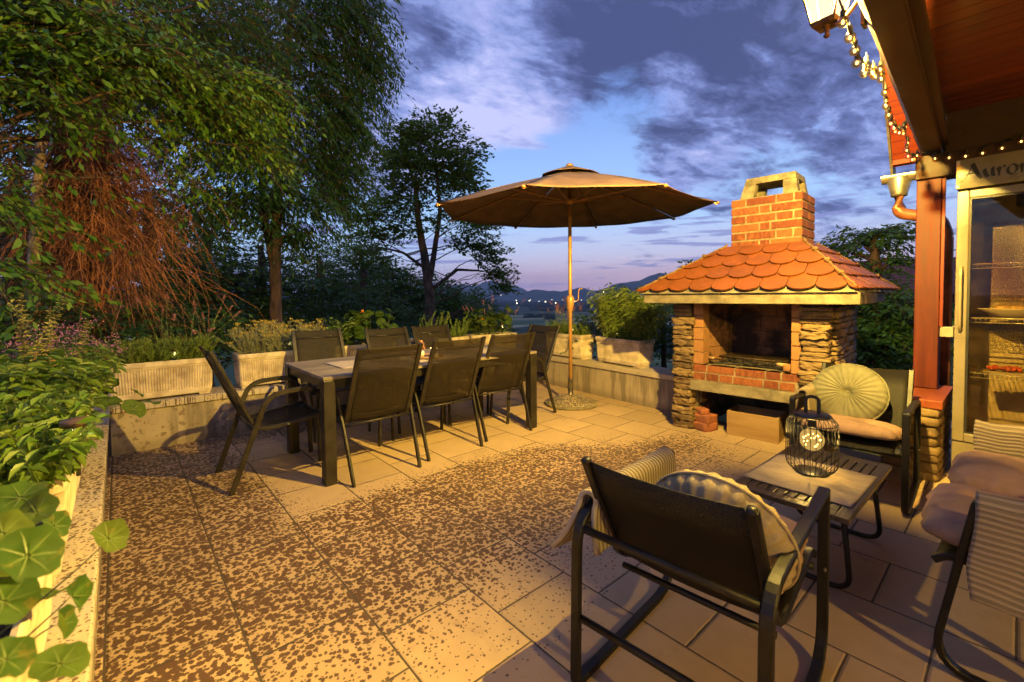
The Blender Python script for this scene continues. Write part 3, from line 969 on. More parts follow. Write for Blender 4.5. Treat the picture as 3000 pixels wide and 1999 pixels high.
# ------------------------------------------------------------------ parasol
PX, PY = 3.98, 3.485


def parasol():
    t = thing('parasol', 'open octagonal brown parasol on a bronze crank pole', 'parasol', (PX, PY, 0))
    R, zr, za = 1.57, 2.265, 2.73
    tips = []
    for k in range(8):
        a = math.radians(27+45*k); dx, dy = R*math.cos(a), R*math.sin(a)
        tips.append(np.array((dx, dy, zr+.030*(dx*.66+dy*.75))))
    apex = np.array((0, 0, za))
    b = MB()
    for k in range(8):
        A, B = tips[k], tips[(k+1) % 8]
        def fn(u, v, A=A, B=B):
            v2 = .055+.945*v
            e = A*(1-u)+B*u
            p = apex*(1-v2)+e*v2
            bulge = .014*math.sin(PI*v2)                        # domed ribs
            sag = -.016*4*u*(1-u)*v2                            # cloth between ribs
            inw = 1-.018*4*u*(1-u)*v2
            return (p[0]*inw, p[1]*inw, p[2]+bulge+sag+.004*math.sin(9*u+5*v2+k))
        b.grid(fn, 10, 12)
    # short hem
    b.build('canopy', m_canopy, t, solid=.004)
    b = MB()
    for k in range(8):
        A, B = tips[k], tips[(k+1) % 8]
        def fv(u, v, A=A, B=B):
            e = (A*(1-u)+B*u); p = np.array((0, 0, za+.055))*(1-v)+(apex*.78+e*.22+np.array((0, 0, .045)))*v
            return (p[0], p[1], p[2]+.012*math.sin(PI*u))
        b.grid(fv, 4, 4)
    b.build('vent_cap', m_canopy, t, solid=.004)
    MB().lathe([(0, .04), (.03, .035), (.045, .015), (.03, 0), (0, 0)], (0, 0, za+.05), 16).build('finial', m_pole, t)
    hub = np.array((0, 0, 2.375))
    for k in range(8):
        b = MB(); T = tips[k]
        path = [apex*(1-v)+T*v+np.array((0, 0, .014*math.sin(PI*v)-.020)) for v in np.linspace(.03, 1.0, 9)]
        b.bar(path, .014, .022)
        b.build('rib', m_pole, t)
        b = MB(); q = path[4]; b.bar([hub+unit(np.array((T[0], T[1], 0)))*.04, q], .012, .016); b.build('strut', m_pole, t)
        b = MB(); b.sphere(tuple(T+np.array((0, 0, -.012))), (.02, .02, .016), 10, 6); b.build('rib_tip', m_pole, t)
    MB().lathe([(.02, -.035), (.036, -.03), (.048, 0), (.046, .022), (.03, .04), (.022, .05)], tuple(hub), 20).build('hub', m_pole, t)
    MB().tube([(0, 0, .10), (0, 0, 2.72)], .0215, 16).build('pole', m_pole, t)
    MB().lathe([(.022, 1.09), (.033, 1.12), (.045, 1.19), (.047, 1.25), (.036, 1.28), (.022, 1.285)], n=20).build('crank_housing', m_pole, t)
    b = MB(); cx, cy = .045*.75, -.045*.66
    b.tube(rounded([(cx, cy, 1.22), (cx+.05*.75, cy-.05*.66, 1.225), (cx+.055*.75, cy-.055*.66, 1.36), (cx+.10*.75, cy-.10*.66, 1.365)], .015), .0065, 8)
    b.build('crank_handle', m_pole, t)


parasol()
bs = thing('concrete_parasol_stand', 'round exposed aggregate concrete stand holding the parasol pole', 'parasol stand', (PX, PY, 0))
MB().lathe([(0, .122), (.02, .122), (.06, .116), (.14, .092), (.24, .056), (.292, .036), (.292, .03)], n=48).build('aggregate_top', m_agg, bs)
MB().lathe([(0, 0), (.30, 0), (.306, .004), (.306, .034), (.292, .038), (.28, .03), (0, .03)], n=48).build('rim', m_conc, bs)
MB().lathe([(.032, .11), (.036, .118), (.031, .125), (.029, .30), (.034, .302), (.034, .31), (.023, .312)], n=20).build('pole_sleeve', m_brass, bs)


# ------------------------------------------------------------------ armchairs and two-seat bench (local +X = facing)
def lounge_frame(t, W, D=.70, lean=0.0):
    hw = W/2-.02
    for s in (-1, 1):
        p = rounded([(.30, s*hw, .0115), (.0, s*hw, .0115), (.012, s*hw, .57), (D-lean, s*hw, .605), (D, s*hw, .0115), (.30, s*hw, .0115)], [.02, .11, .010, .13], 7)
        b = MB(); b.bar(p, .022, .034, up=(0, 1, .001)); b.build('side_frame', m_dark2, t, bevel=.002)
    iw = hw-.035
    for nm, (x, z, r, w) in (('back_rail', (.028, .525, .013, hw-.018)), ('rear_stretcher', (.010, .235, .012, hw-.018)), ('seat_rail', (.245, .318, .011, iw)), ('front_rail', (D-.055-lean*.6, .345, .013, hw-.018))):
        b = MB(); b.tube([(x, -w, z), (x, w, z)], r, 10); b.build(nm, m_dark2, t)
    path = rounded([(.012, 0, .765), (.235, 0, .335), (.66, 0, .395), (.70, 0, .362)], [.10, .05], 6)
    for s in (-1, 1):
        b = MB()
        b.bar([p+np.array((0, s*iw, 0)) for p in path], .024, .030, up=(0, 1, .001))
        b.lathe([(0, .004), (.0135, .003), (.0145, -.004)], tuple(path[0]+np.array((0, s*iw, .0))), 12, axis=(-.46, 0, .89))
        b.tube([(.135, s*iw, .53), (.03, s*(hw-.01), .53)], .008, 8)
        b.build('sling_frame', m_dark2, t)
    cut = next(i for i, p in enumerate(path) if p[2] < .385)
    def sling(pts):
        b = MB(); n = len(pts)
        def fn(u, v):
            f = v*(n-1); i = min(int(f), n-2); p = pts[i]*(1-(f-i))+pts[i+1]*(f-i)
            sag = .016*(1-(2*u-1)**2)
            return (p[0]-sag*.5, (u-.5)*2*(iw-.004), p[2]-sag*.6)
        b.grid(fn, 10, n*2); return b
    sling(path[:cut+1]).build('backrest', m_slingd, t, solid=.003)
    sling(path[cut:]).build('seat', m_slingd, t, solid=.003)
    for s in (-1, 1):
        for (x, z) in ((.03, .525), (.012, .235), (D-.05-lean*.6, .345)):
            b = MB(); b.sphere((x, s*(hw+.013), z), (.008, .005, .008), 8, 6); b.build('bolt', m_brass, t)


def armchair(label, x, y, rz):
    t = thing('lounge_armchair', label, 'armchair', (x, y, 0), rz, 'black lounge armchairs with brown mesh')
    lounge_frame(t, .60); return t


ac1 = armchair('black lounge armchair seen from behind with a striped throw on its arm', 1.118, .665, .075)
ac2 = armchair('black lounge armchair in front of the barbecue with a big round cushion facing us', 4.00, .715, PI+.04)
bench = thing('lounge_bench', 'black two-seat lounge bench with two pink cushions and a ribbed throw', 'bench', (2.66, -.52, 0), H2)
lounge_frame(bench, 1.20, .70, .10)


def W(t, p):
    """local point of a thing to world"""
    c, s = math.cos(t.rotation_euler.z), math.sin(t.rotation_euler.z)
    return np.array((t.location.x+c*p[0]-s*p[1], t.location.y+s*p[0]+c*p[1], t.location.z+p[2]))


def pad(name, label, host, c, size, mat, tilt=0.0, seed=1, tufts=(), cat='cushion', group=None, yaw=0.0):
    """soft seat pad; size = length along local x, width along y, thickness"""
    rng = np.random.default_rng(seed); b = MB(); n = 30; V = []; fs = []
    lx, wy, th = size
    def height(u, v):
        e = (1-abs(u)**3.2)*(1-abs(v)**3.2)
        h = max(0, e)**.42
        for (tu, tv) in tufts: h *= 1-.62*math.exp(-((u-tu)**2+(v-tv)**2)/.018)
        h *= 1+.10*mnoise.noise(Vector((u*3+seed, v*3, .7)))+.05*mnoise.noise(Vector((u*9+seed, v*9, .2)))
        return h
    for side in (1, -1):
        base = len(V)
        for j in range(n+1):
            for i in range(n+1):
                u, v = 2*i/n-1, 2*j/n-1
                uu = math.copysign(abs(u)**.85, u); vv = math.copysign(abs(v)**.85, v)
                edge = .018*mnoise.noise(Vector((uu*4, vv*4, seed)))
                cr = 1-.07*(abs(uu)*abs(vv))**3
                V.append((uu*lx/2*cr+edge, vv*wy/2*cr+edge, side*height(uu, vv)*th/2*(1.25 if side > 0 else .75)))
        for j in range(n):
            for i in range(n):
                q = (base+j*(n+1)+i, base+j*(n+1)+i+1, base+(j+1)*(n+1)+i+1, base+(j+1)*(n+1)+i)
                fs.append(q if side > 0 else tuple(reversed(q)))
    P = np.array(V); ct, st = math.cos(tilt), math.sin(tilt)
    P = np.stack([P[:, 0]*ct+P[:, 2]*st, P[:, 1], -P[:, 0]*st+P[:, 2]*ct], 1)
    b.add(P, fs, 0, True)
    w = W(host, c)
    o = b.build(name, mat, None, tuple(w)); o.rotation_euler = (0, 0, host.rotation_euler.z+yaw)
    md = o.modifiers.new('weld', 'WELD'); md.merge_threshold = .002
    tag(o, label, cat, group); return o


def round_cushion(label, host, c, R, th, lean, mat, seed, yaw=0.0):
    """pleated velvet cushion: disc with radial folds, edge piping and a button"""
    b = MB(); nr, na = 22, 168; V = []; fs = []
    for side in (1, -1):
        base = len(V)
        for j in range(nr+1):
            r = j/nr
            for i in range(na):
                a = 2*PI*i/na
                pl = 28
                ph = pl*a+.8*mnoise.noise(Vector((math.cos(a)*2, math.sin(a)*2, seed)))*2
                amp = .0052*min(1, r*3.5)*(1-.35*r)
                fold = amp*(1-abs(math.sin(ph/2)))**1.0*2-amp
                h = th/2*(max(0, 1-r**2.8))**.55
                h *= 1-.55*math.exp(-(r/.10)**2)
                h += fold*(1 if r < .93 else .4)+.006*mnoise.noise(Vector((r*3*math.cos(a), r*3*math.sin(a), seed+side)))
                rr = R*(r-.0*r)*(1+.012*mnoise.noise(Vector((math.cos(a)*3, math.sin(a)*3, seed+5)))+(.010*math.cos(ph) if r > .9 else 0))
                V.append((side*h, rr*math.cos(a), rr*math.sin(a)*.97))
        for j in range(nr):
            for i in range(na):
                q = (base+j*na+i, base+j*na+(i+1) % na, base+(j+1)*na+(i+1) % na, base+(j+1)*na+i)
                fs.append(q if side > 0 else tuple(reversed(q)))
    P = np.array(V); ct, st = math.cos(lean), math.sin(lean)
    P = np.stack([P[:, 0]*ct-P[:, 2]*st, P[:, 1], P[:, 0]*st+P[:, 2]*ct], 1)
    b.add(P, fs, 0, True)
    o = b.build('round_cushion', mat, None, tuple(W(host, c))); o.rotation_euler = (0, 0, host.rotation_euler.z+yaw)
    md = o.modifiers.new('weld', 'WELD'); md.merge_threshold = .0015
    tag(o, label, 'cushion', 'round pleated velvet cushions')
    e = MB(); pts = [(0, R*1.005*math.cos(2*PI*i/96), R*.975*math.sin(2*PI*i/96)) for i in range(96)]
    pts = [(p[0]*ct-p[2]*st, p[1], p[0]*st+p[2]*ct) for p in pts]
    e.tube(pts, .006, 6, closed=True); e.build('piping', mat, o)
    bt = MB(); bt.sphere((th*.24*ct, 0, th*.24*st), (.008, .014, .014), 10, 6); bt.build('button', mat, o)


pad('seat_cushion', 'dusty pink seat pad in the armchair with its back to us', ac1, (.475, 0, .425), (.46, .50, .09), m_pink, -.12, 3, ((0, 0),), group='soft seat pads')
pad('seat_cushion', 'peach seat pad under the big round cushion facing us', ac2, (.475, 0, .425), (.46, .50, .095), m_linen if False else m_pink, -.12, 8, ((.3, .4), (-.3, -.4)), group='soft seat pads')
round_cushion('round cream cushion leaning in the armchair seen from behind', ac1, (.25, -.08, .555), .215, .17, .34, m_velvet2, 2)
round_cushion('round sage cushion with star pleats facing us in front of the stone pillar', ac2, (.25, -.06, .60), .215, .12, .44, m_velvet, 6)
pad('seat_cushion', 'pink tufted cushion on the bench nearest the camera under the draped throw', bench, (.50, .30, .435), (.50, .53, .13), m_pink, -.10, 11, ((.0, .0), (.45, -.3)), group='soft seat pads')
pad('seat_cushion', 'pink tufted cushion on the bench seat next to the fridge', bench, (.47, -.27, .44), (.50, .53, .14), m_pink, -.10, 14, ((.0, .1), (-.4, .4)), group='soft seat pads')


def throw(label, host, y, x0, x1, zt, out, inn, mat, seed, side=1, flare=.05, low_rear=0.0):
    """knitted blanket folded over an arm: goes up the outside, over, and down inside"""
    me_uv = []
    b = MB(); nu, nv = 44, 40
    tot = out+.07+inn
    def fn(u, v):
        s = v*tot
        x = x0+(x1-x0)*u
        wav = math.sin(u*11+seed)*.5+mnoise.noise(Vector((u*4, v*2, seed)))
        ztop = zt+.035*(x-x0)/.7*0.0
        o_ = out*(1+low_rear*(1-u))
        if s < out:
            k = 1-s/out
            zz = ztop-o_*k; yy = .030+flare*k*k*(1+.8*(1-u))+.014*wav*k
        elif s < out+.07:
            k = (s-out)/.07; a = PI*k
            zz = ztop+.026*math.sin(a); yy = .030*math.cos(a)
        else:
            k = (s-out-.07)/inn
            zz = ztop-inn*k; yy = -.030-.012*k+.010*wav*k
        x = x+.02*mnoise.noise(Vector((v*3, u*2, seed+3)))*(1+k)+(-.03*k*(1-u) if s < out else 0)
        zz += .012*mnoise.noise(Vector((u*5, v*4, seed+8)))
        return (x, y+side*yy, zz)
    b.grid(fn, nu, nv)
    o = b.build('throw_blanket', mat, None, tuple(host.location), solid=.016); o.rotation_euler = (0, 0, host.rotation_euler.z)
    uvl = o.data.uv_layers.new(name='UVMap')
    vi = np.zeros(len(o.data.loops), np.int32); o.data.loops.foreach_get('vertex_index', vi)
    uu = (vi % (nu+1))/nu; vv = (vi//(nu+1))/nv
    return o, uvl, uu, vv, tot


def finish_throw(r, label, swap=False, cnt=1.0):
    o, uvl, uu, vv, tot = r
    a = np.stack([(vv if swap else uu)*cnt, uu if swap else vv], 1).astype(np.float32)
    uvl.data.foreach_set('uv', a.ravel())
    tag(o, label, 'throw', 'ribbed throws on the lounge seats')


finish_throw(throw('', ac1, .28, .06, .66, .60, .19, .17, m_throw, 1, 1, .05, .0), 'cream striped throw slung over the arm of the armchair seen from behind', False, 2.2)
finish_throw(throw('', ac2, -.28, .10, .48, .60, .20, .16, m_throw, 5, -1, .05), 'cream striped throw on the armchair beside the wooden crate', False, 1.6)
finish_throw(throw('', bench, .58, .06, .605, .612, .30, .20, m_throw2, 9, 1, .03, .15), 'brown ribbed throw hanging over the near arm of the bench', True, 1.0)
finish_throw(throw('', bench, -.58, .10, .66, .612, .25, .20, m_throw2, 13, -1, .03), 'brown ribbed throw over the bench arm beside the fridge', True, 1.0)


# ------------------------------------------------------------------ coffee table, runner, cage lantern
def coffee_table():
    x0, x1, y0, y1, H = 2.10, 2.93, .415, .865, .412
    t = thing('coffee_table', 'low dark coffee table with embossed slats and hairpin loop legs', 'table', ((x0+x1)/2, (y0+y1)/2, 0), -.01)
    L, Wd = x1-x0, y1-y0
    b = MB(); n = 9; w = (Wd-.10)/n
    for i in range(n): b.box((0, -Wd/2+.05+w*(i+.5), H-.009), (L-.125, w-.007, .018))
    b.build('slats', m_polyw, t, bevel=.002)
    b = MB()
    for s in (-1, 1):
        b.box((0, s*(Wd/2-.024), H-.010), (L, .048, .022)); b.box((s*(L/2-.03), 0, H-.010), (.058, Wd-.098, .022))
    b.build('top_frame', m_polyw, t, bevel=.003)
    b = MB(); b.box((0, 0, H-.034), (L-.16, Wd-.12, .02)); b.build('under_frame', m_dark2, t)
    for s, fx in ((-1, -.20), (1, .40)):
        p = rounded([(s*(L/2-.14), Wd/2-.05, H-.03), (fx, Wd/2-.035, .012), (fx, -Wd/2+.035, .012), (s*(L/2-.14), -Wd/2+.05, H-.03)], [.085, .085], 8)
        b = MB(); b.tube(p, .0115, 10, up=(1, 0, .01)); b.build('loop_leg', m_dark2, t)


coffee_table()
b = MB()
def _rn(u, v):
    return ((u-.5)*.46, (v-.5)*.425, .002+.0035*abs(math.sin(u*7+v*2))*abs(mnoise.noise(Vector((u*3, v*6, 1))))*2)
b.grid(_rn, 40, 40)
o = b.build('table_runner', m_runner, None, (2.455, .645, .4135), solid=.002, rz=-.02)
tag(o, 'beige cloth runner lying across the coffee table under the cage lantern', 'table runner')


def cage_lantern():
    t = thing('cage_lantern', 'round black wire cage lantern with a lit fairy light bulb on the runner', 'lantern', (2.515, .655, .418))
    t.scale = (1.2, 1.2, 1.2)
    MB().lathe([(0, 0), (.058, 0), (.062, .004), (.06, .008), (0, .008)], n=32).build('base_plate', m_black, t)
    b = MB(); n = 30
    for i in range(n):
        a = 2*PI*i/n; c, s = math.cos(a), math.sin(a)
        prof = rounded([(.060, .005), (.088, .030), (.090, .060), (.090, .185), (.084, .216), (.064, .232)], [.02, .02, .03, .02], 3)
        b.tube([(r*c, r*s, z) for (r, z) in [(p[0], p[1]) for p in [np.array((q[0], q[1])) for q in prof]]], .0014, 4)
    b.tube([(.088*math.cos(2*PI*i/48), .088*math.sin(2*PI*i/48), .206) for i in range(48)], .0016, 4, closed=True)
    b.build('wire_cage', m_black, t)
    MB().lathe([(0, .232), (.064, .230), (.067, .236), (.06, .242), (0, .243)], n=32).build('lid', m_black, t)
    b = MB(); p = rounded([(0, -.022, .243), (0, -.024, .31), (0, .024, .31), (0, .022, .243)], [.024, .024], 6); b.bar(p, .013, .003, up=(1, 0, 0)); b.build('handle', m_black, t)
    MB().sphere((0, 0, .135), .044, 20, 14).build('bulb', m_bulbglow, t)
    MB().lathe([(.012, .176), (.016, .185), (.016, .23)], n=14).build('socket', m_black, t)
    b = MB(); rr = random.Random(3)
    for i in range(20):
        a, z = rr.uniform(0, 2*PI), rr.uniform(-.8, .8); r = .030*math.sqrt(1-z*z)
        b.sphere((r*math.cos(a), r*math.sin(a), .135+z*.032), .0026, 6, 4)
    b.build('fairy_lights', m_led, t)
    l = bpy.data.lights.new('cage_light', 'POINT'); l.energy = 6.5; l.color = (1, .62, .14); l.shadow_soft_size = .005
    lo = bpy.data.objects.new('cage_light', l); C.objects.link(lo); lo.parent = t; lo.location = (0, 0, .135)


cage_lantern()

# ------------------------------------------------------------------ garden barbecue: local x = to the right along its front, y = depth, z up
BQ_T = np.array([.0523, -.9986, 0]); BQ_N = np.array([.9986, .0523, 0]); BQ_A = np.array([4.065, 2.211, 0])


def BQ(s, d, z): return BQ_A+BQ_T*s+BQ_N*d+np.array((0, 0, z))


def bricks(b, x0, x1, y, z0, rows, bh=.065, gap=.012, bl=.235, face='y', proud=.004, depth=.10, seed=1, flip=1, mi=0, stag=True):
    """running bond; face 'y' = bricks along local x at plane y looking to -y; 'x' = along local y at plane x"""
    rr = random.Random(seed)
    for r in range(rows):
        z = z0+r*(bh+gap); x = x0-(bl*.5 if (r % 2 and stag) else 0)
        while x < x1-.004:
            L = bl if rr.random() < .62 else bl*.46
            a, c = max(x, x0), min(x+L, x1)
            if c-a > .025:
                j = rr.uniform(-.0015, .0015)
                if face == 'y': b.span((a, y-proud*flip+j, z), (c, y+depth*flip, z+bh), mi)
                else: b.span((y-proud*flip+j, a, z), (y+depth*flip, c, z+bh), mi)
            x += L+gap


def scallop_roof(b, A, B, Cc, D, rows, tw, seed=1):
    """beaver-tail tiles on the trapezoid A,B (eave) to D,C (top); mi 0 tiles"""
    A, B, Cc, D = [np.array(p, float) for p in (A, B, Cc, D)]
    e = unit(B-A); L = np.linalg.norm(B-A); up = (D+Cc)/2-(A+B)/2; up = up-e*(up@e); Hs = np.linalg.norm(up); up = up/Hs
    nrm = np.cross(e, up)
    l0 = (D-A)@e; r0 = (Cc-A)@e
    rr = random.Random(seed); row = Hs/rows
    b.add([A-nrm*.012, B-nrm*.012, Cc-nrm*.012, D-nrm*.012], [(0, 1, 2, 3)], 1)
    for j in range(rows):
        vb = j*row; v1 = min(Hs, vb+row*1.35)
        off = (.5 if j % 2 else 0)*tw
        n = int(L/tw)+3
        for i in range(-1, n):
            cx = i*tw+off+tw*.18; w = tw*.975; sh = row*.42
            pts = []
            for q in range(13):
                a = PI+PI*q/12
                pts.append((cx+w/2*math.cos(a), vb+sh+sh*math.sin(a)*1.0))
            pts += [(cx+w/2, v1), (cx-w/2, v1)]
            lift = rr.uniform(0, .004)
            out = []; tilt = rr.uniform(-.003, .003)
            for (u, v) in pts:
                lo = l0*max(0, v)/Hs; hi = L+(r0-L)*max(0, v)/Hs
                u2 = min(max(u, lo), hi)
                h = .026*(1-(v-vb)/(v1-vb))+lift+tilt*(u-cx)/w
                out.append(A+e*u2+up*v+nrm*h)
            us = [(p-A)@e for p in out]
            if max(us)-min(us) < .035: continue
            b.poly(out, -nrm*.011, 0)


def barbecue():
    ang = math.atan2(BQ_T[1], BQ_T[0])
    t = thing('barbecue', 'masonry garden barbecue with stone pillars, scalloped orange tile hood and brick chimney', 'barbecue', tuple(BQ_A), ang)
    # local frame: x = s, y = depth (rotated so that +y is away)
    dep = 1.02
    def pillar(x0, x1, seed):
        b = MB(); rr = random.Random(seed)
        b.span((x0+.02, .025, -.02), (x1-.02, dep-.02, 1.2), 1)
        z = 0
        while z < 1.185:
            h = min(rr.choice((rr.uniform(.032, .05), rr.uniform(.055, .088))), 1.205-z)
            if h < .03: break
            # front face stone(s)
            b.rock(((x0+x1)/2+rr.uniform(-.008, .008), .055, z+h/2), (x1-x0+.008+rr.uniform(-.03, .016), .12+rr.uniform(0, .05), h*.84), rr.random()*90, None, .22, 10, 0, .10)
            # both flanks
            for X in (x0+.035, x1-.035):
                y = .13
                while y < dep:
                    l = min(rr.uniform(.10, .24), dep-y+.03)
                    hh = h*rr.uniform(.68, .88)
                    b.rock((X, y+l/2, z+h/2), (.10+rr.uniform(0, .05), l*.93, hh), rr.random()*90, None, .22, 6, 0, .15); y += l
            b.rock(((x0+x1)/2, dep-.04, z+h/2), (x1-x0, .1, h*.93), rr.random()*90, None, .1, 4, 0, .2)
            z += h
        b.build('stone_pillar', [m_stone, m_mortar], t)
    pillar(-.02, .17, 3); pillar(1.05, 1.245, 8)
    # back wall, lower recess
    b = MB(); b.span((.15, dep-.1, 0), (1.08, dep, 1.2)); b.span((.15, .10, 0), (.185, dep-.1, .38)); b.span((1.03, .10, 0), (1.07, dep-.1, .38)); b.build('back_wall', m_mortar, t)
    b = MB(); b.span((.155, -.02, .385), (1.065, dep-.1, .475)); b.build('hearth_slab', m_conc, t, bevel=.006)
    # hearth brick courses
    b = MB(); b.span((.178, .012, .475), (1.05, dep-.1, .626), 1)
    bricks(b, .178, 1.05, .012, .486, 2, .064, .012, .235, seed=5, depth=.1)
    b.build('hearth_bricks', [m_brick, m_mortar_l], t, bevel=.003)
    # jambs
    for (x0, x1, sg) in ((.176, .268, 1), (.985, 1.052, -1)):
        b = MB(); b.span((x0+.003, .04, .63), (x1-.003, .14, 1.2), 1)
        for r in range(5):
            z = .632+r*.115; b.span((x0, .006, z), (x1, .15, z+.109), 0)
        b.build('jamb', [m_jamb, m_mortar_l], t, bevel=.004)
    # firebox: splayed sides and back, sooty bricks
    b = MB()
    for (p, q) in (((.268, .14), (.335, .56)), ((.335, .56), (.905, .56)), ((.905, .56), (.985, .14))):
        p, q = np.array(p), np.array(q); L = np.linalg.norm(q-p); d = (q-p)/L; n = np.array((-d[1], d[0]))
        for r in range(4):
            z = .64+r*.146; x = -(.13 if r % 2 else 0)
            while x < L-.01:
                a, c = max(x, 0)+.003, min(x+.26, L)-.003; x += .26
                if c-a < .02: continue
                P0 = p+d*a; P1 = p+d*c
                pts = [(*P0, z), (*P1, z), (*P1, z+.140), (*P0, z+.140)]
                b.poly(pts, (n[0]*.06, n[1]*.06, 0), 0)
        pts = [(*(p+n*.01), .63), (*(q+n*.01), .63), (*(q+n*.01), 1.21), (*(p+n*.01), 1.21)]
        b.poly(pts, (n[0]*.08, n[1]*.08, 0), 1)
    b.build('firebox', [m_firebrick, M('sooty_mortar', (.06, .045, .035), .95, var=.3)], t)
    b = MB(); b.grid(lambda u, v: (.28+.70*u, .16+.38*v, .632+.03*mnoise.noise(Vector((u*6, v*6, 2)))**2+.008), 24, 14); b.build('ash_bed', m_ash, t)
    b = MB()
    rr = random.Random(5)
    for i in range(16): b.rock((rr.uniform(.38, .92), rr.uniform(.2, .45), .655), (rr.uniform(.03, .07), rr.uniform(.03, .06), .035), i, None, .2, 2)
    tag(b.build('charcoal', M('charcoal', (.035, .03, .026), .9, var=.4), t), kind='stuff')
    # hood slab (fascia)
    b = MB(); b.span((-.235, -.192, 1.205), (1.458, dep+.13, 1.300)); b.build('hood_slab', m_conc, t, bevel=.008)
    # scalloped hip roof
    ze, zt = 1.306, 1.735
    E = [(-.295, -.222, ze), (1.448, -.222, ze), (1.54, dep+.26, ze), (-.295, dep+.26, ze)]
    Tt = [(.385, .285, zt), (1.0, .285, zt), (1.0, .77, zt), (.385, .77, zt)]
    b = MB()
    scallop_roof(b, E[0], E[1], Tt[1], Tt[0], 4, .193, 2)
    scallop_roof(b, E[1], E[2], Tt[2], Tt[1], 4, .193, 5)
    scallop_roof(b, E[2], E[3], Tt[3], Tt[2], 4, .193, 7)
    scallop_roof(b, E[3], E[0], Tt[0], Tt[3], 4, .193, 9)
    b.build('tile_hood', [m_rooftile, m_conc], t, bevel=.002)
    rr = random.Random(4)
    for k in range(4):
        b = MB(); p, q = np.array(E[k]), np.array(Tt[k]); pts = []
        for i in range(23):
            f = .03+.97*i/22; pts.append(p*(1-f)+q*f+np.array((rr.uniform(-.006, .006), rr.uniform(-.006, .006), .020+rr.uniform(-.005, .005))))
        b.tube(pts, .011, 7)
        for f in (.27, .52, .75): b.rock(tuple(p*(1-f)+q*f+np.array((0, 0, .026))), (.04, .04, .03), rr.random()*50, None, .2, 2)
        b.build('hip_mortar', m_hip, t)
    # chimney
    x0, x1, y0, y1 = .405, .985, .305, .75
    b = MB(); b.span((x0+.006, y0+.006, 1.70), (x1-.006, y1-.006, 2.172), 1)
    bh = .0625; gp = .0155
    for r in range(6):
        z = 1.712+r*(bh+gp)
        sd = 30+r
        for f_, args in (('y', (x0, x1, y0, 1)), ('y', (x0, x1, y1, -1)), ('x', (y0+.012, y1-.012, x1, -1)), ('x', (y0+.012, y1-.012, x0, 1))):
            a, c, pl, fl = args
            rr = random.Random(sd+(7 if f_ == 'x' else 0)); u = a; k = r % 2
            seq = ([.12, .235, .12] if k else [.235, .075, .235]) if f_ == 'y' else ([.20, .19] if k else [.12, .28])
            i = 0
            while u < c-.012:
                Ln = min(seq[i % len(seq)], c-u); i += 1
                if c-(u+Ln) < .05: Ln = c-u
                if f_ == 'y': b.span((u, pl-.002*fl, z), (u+Ln, pl+.09*fl, z+bh), 0)
                else: b.span((pl-.002*fl, u, z), (pl+.09*fl, u+Ln, z+bh), 0)
                u += Ln+gp
    b.build('chimney', [m_brick, m_mortar_l], t, bevel=.0035)
    # cast cap with four openings
    b = MB(); zb, zt2 = 2.172, 2.365
    Bt = [(.468, .335), (.942, .335), (.942, .725), (.468, .725)]; Tp = [(.512, .37), (.915, .37), (.915, .69), (.512, .69)]
    th = .05
    def lerp(k, f): return np.array(Bt[k])*(1-f)+np.array(Tp[k])*f
    fz = .68; cxy = np.array((.70, .53))
    lw = [.12, .10]
    for k in range(4):
        # corner leg
        pts_b = lerp(k, 0); pts_t = lerp(k, fz)
        sx = 1 if k in (0, 3) else -1; sy = 1 if k in (0, 1) else -1
        def quad(p, z, a, c): return [(p[0], p[1], z), (p[0]+sx*a, p[1], z), (p[0]+sx*a, p[1]+sy*c, z), (p[0], p[1]+sy*c, z)]
        V = quad(pts_b, zb, .115, .09)+quad(pts_t, zb+(zt2-zb)*fz, .105, .08)
        Fq = [(0, 3, 2, 1), (4, 5, 6, 7), (0, 1, 5, 4), (1, 2, 6, 5), (2, 3, 7, 6), (3, 0, 4, 7)]
        if sx*sy < 0: Fq = [tuple(reversed(f)) for f in Fq]
        b.add(V, Fq)
    zz = zb+(zt2-zb)*fz
    V = [(*lerp(k, fz), zz) for k in range(4)]+[(*lerp(k, 1), zt2) for k in range(4)]
    b.add(V, [(0, 3, 2, 1), (4, 5, 6, 7), (0, 1, 5, 4), (1, 2, 6, 5), (2, 3, 7, 6), (3, 0, 4, 7)])
    b.build('chimney_cap', m_conc_y, t, bevel=.006)
    return t


bbq = barbecue()
BQR = bbq.rotation_euler.z


def bqthing(name, label, cat, s, d, z, group=None, rz=0): return thing(name, label, cat, tuple(BQ(s, d, z)), BQR+rz, group)


g = bqthing('grill_grate', 'rusty iron grate lying over the ashes in the firebox', 'grill grate', .64, .30, .705)
b = MB()
for i in range(24): b.tube([(-.26+.52*i/23, -.17, 0), (-.26+.52*i/23, .17, 0)], .004, 6)
b.build('bars', m_iron, g)
b = MB(); b.tube([(-.27, -.17, .0), (.27, -.17, .0), (.27, .17, .0), (-.27, .17, .0)], .006, 6, closed=True)
b.build('frame', m_iron, g)
b = MB()
for sx in (-1, 1):
    for sy in (-1, 1): b.tube([(sx*.25, sy*.15, 0), (sx*.25, sy*.15, -.062)], .006, 6)
b.build('foot', m_iron, g)
for i, (s, d, rz, L, lb) in enumerate(((.345, .075, 2.6, .20, 'wooden handled fire iron resting at the left end of the hearth'), (.86, .085, .5, .24, 'wooden handled fire iron sticking out at the right end of the hearth'))):
    f = bqthing('fire_iron', lb, 'fire iron', s, d, .668, 'fire irons on the hearth', rz)
    MB().tube([(0, 0, .02), (-.06, .02, .025), (-.17, .03, .03)], .0055, 8).build('shaft', m_iron, f)
    MB().lathe([(0, 0), (.013, .004), (.016, .03), (.014, .07), (.017, .115), (.012, .125), (0, .126)], (0, 0, .02), 12, axis=(.97, -.2, -.09)).build('handle', m_handle, f)
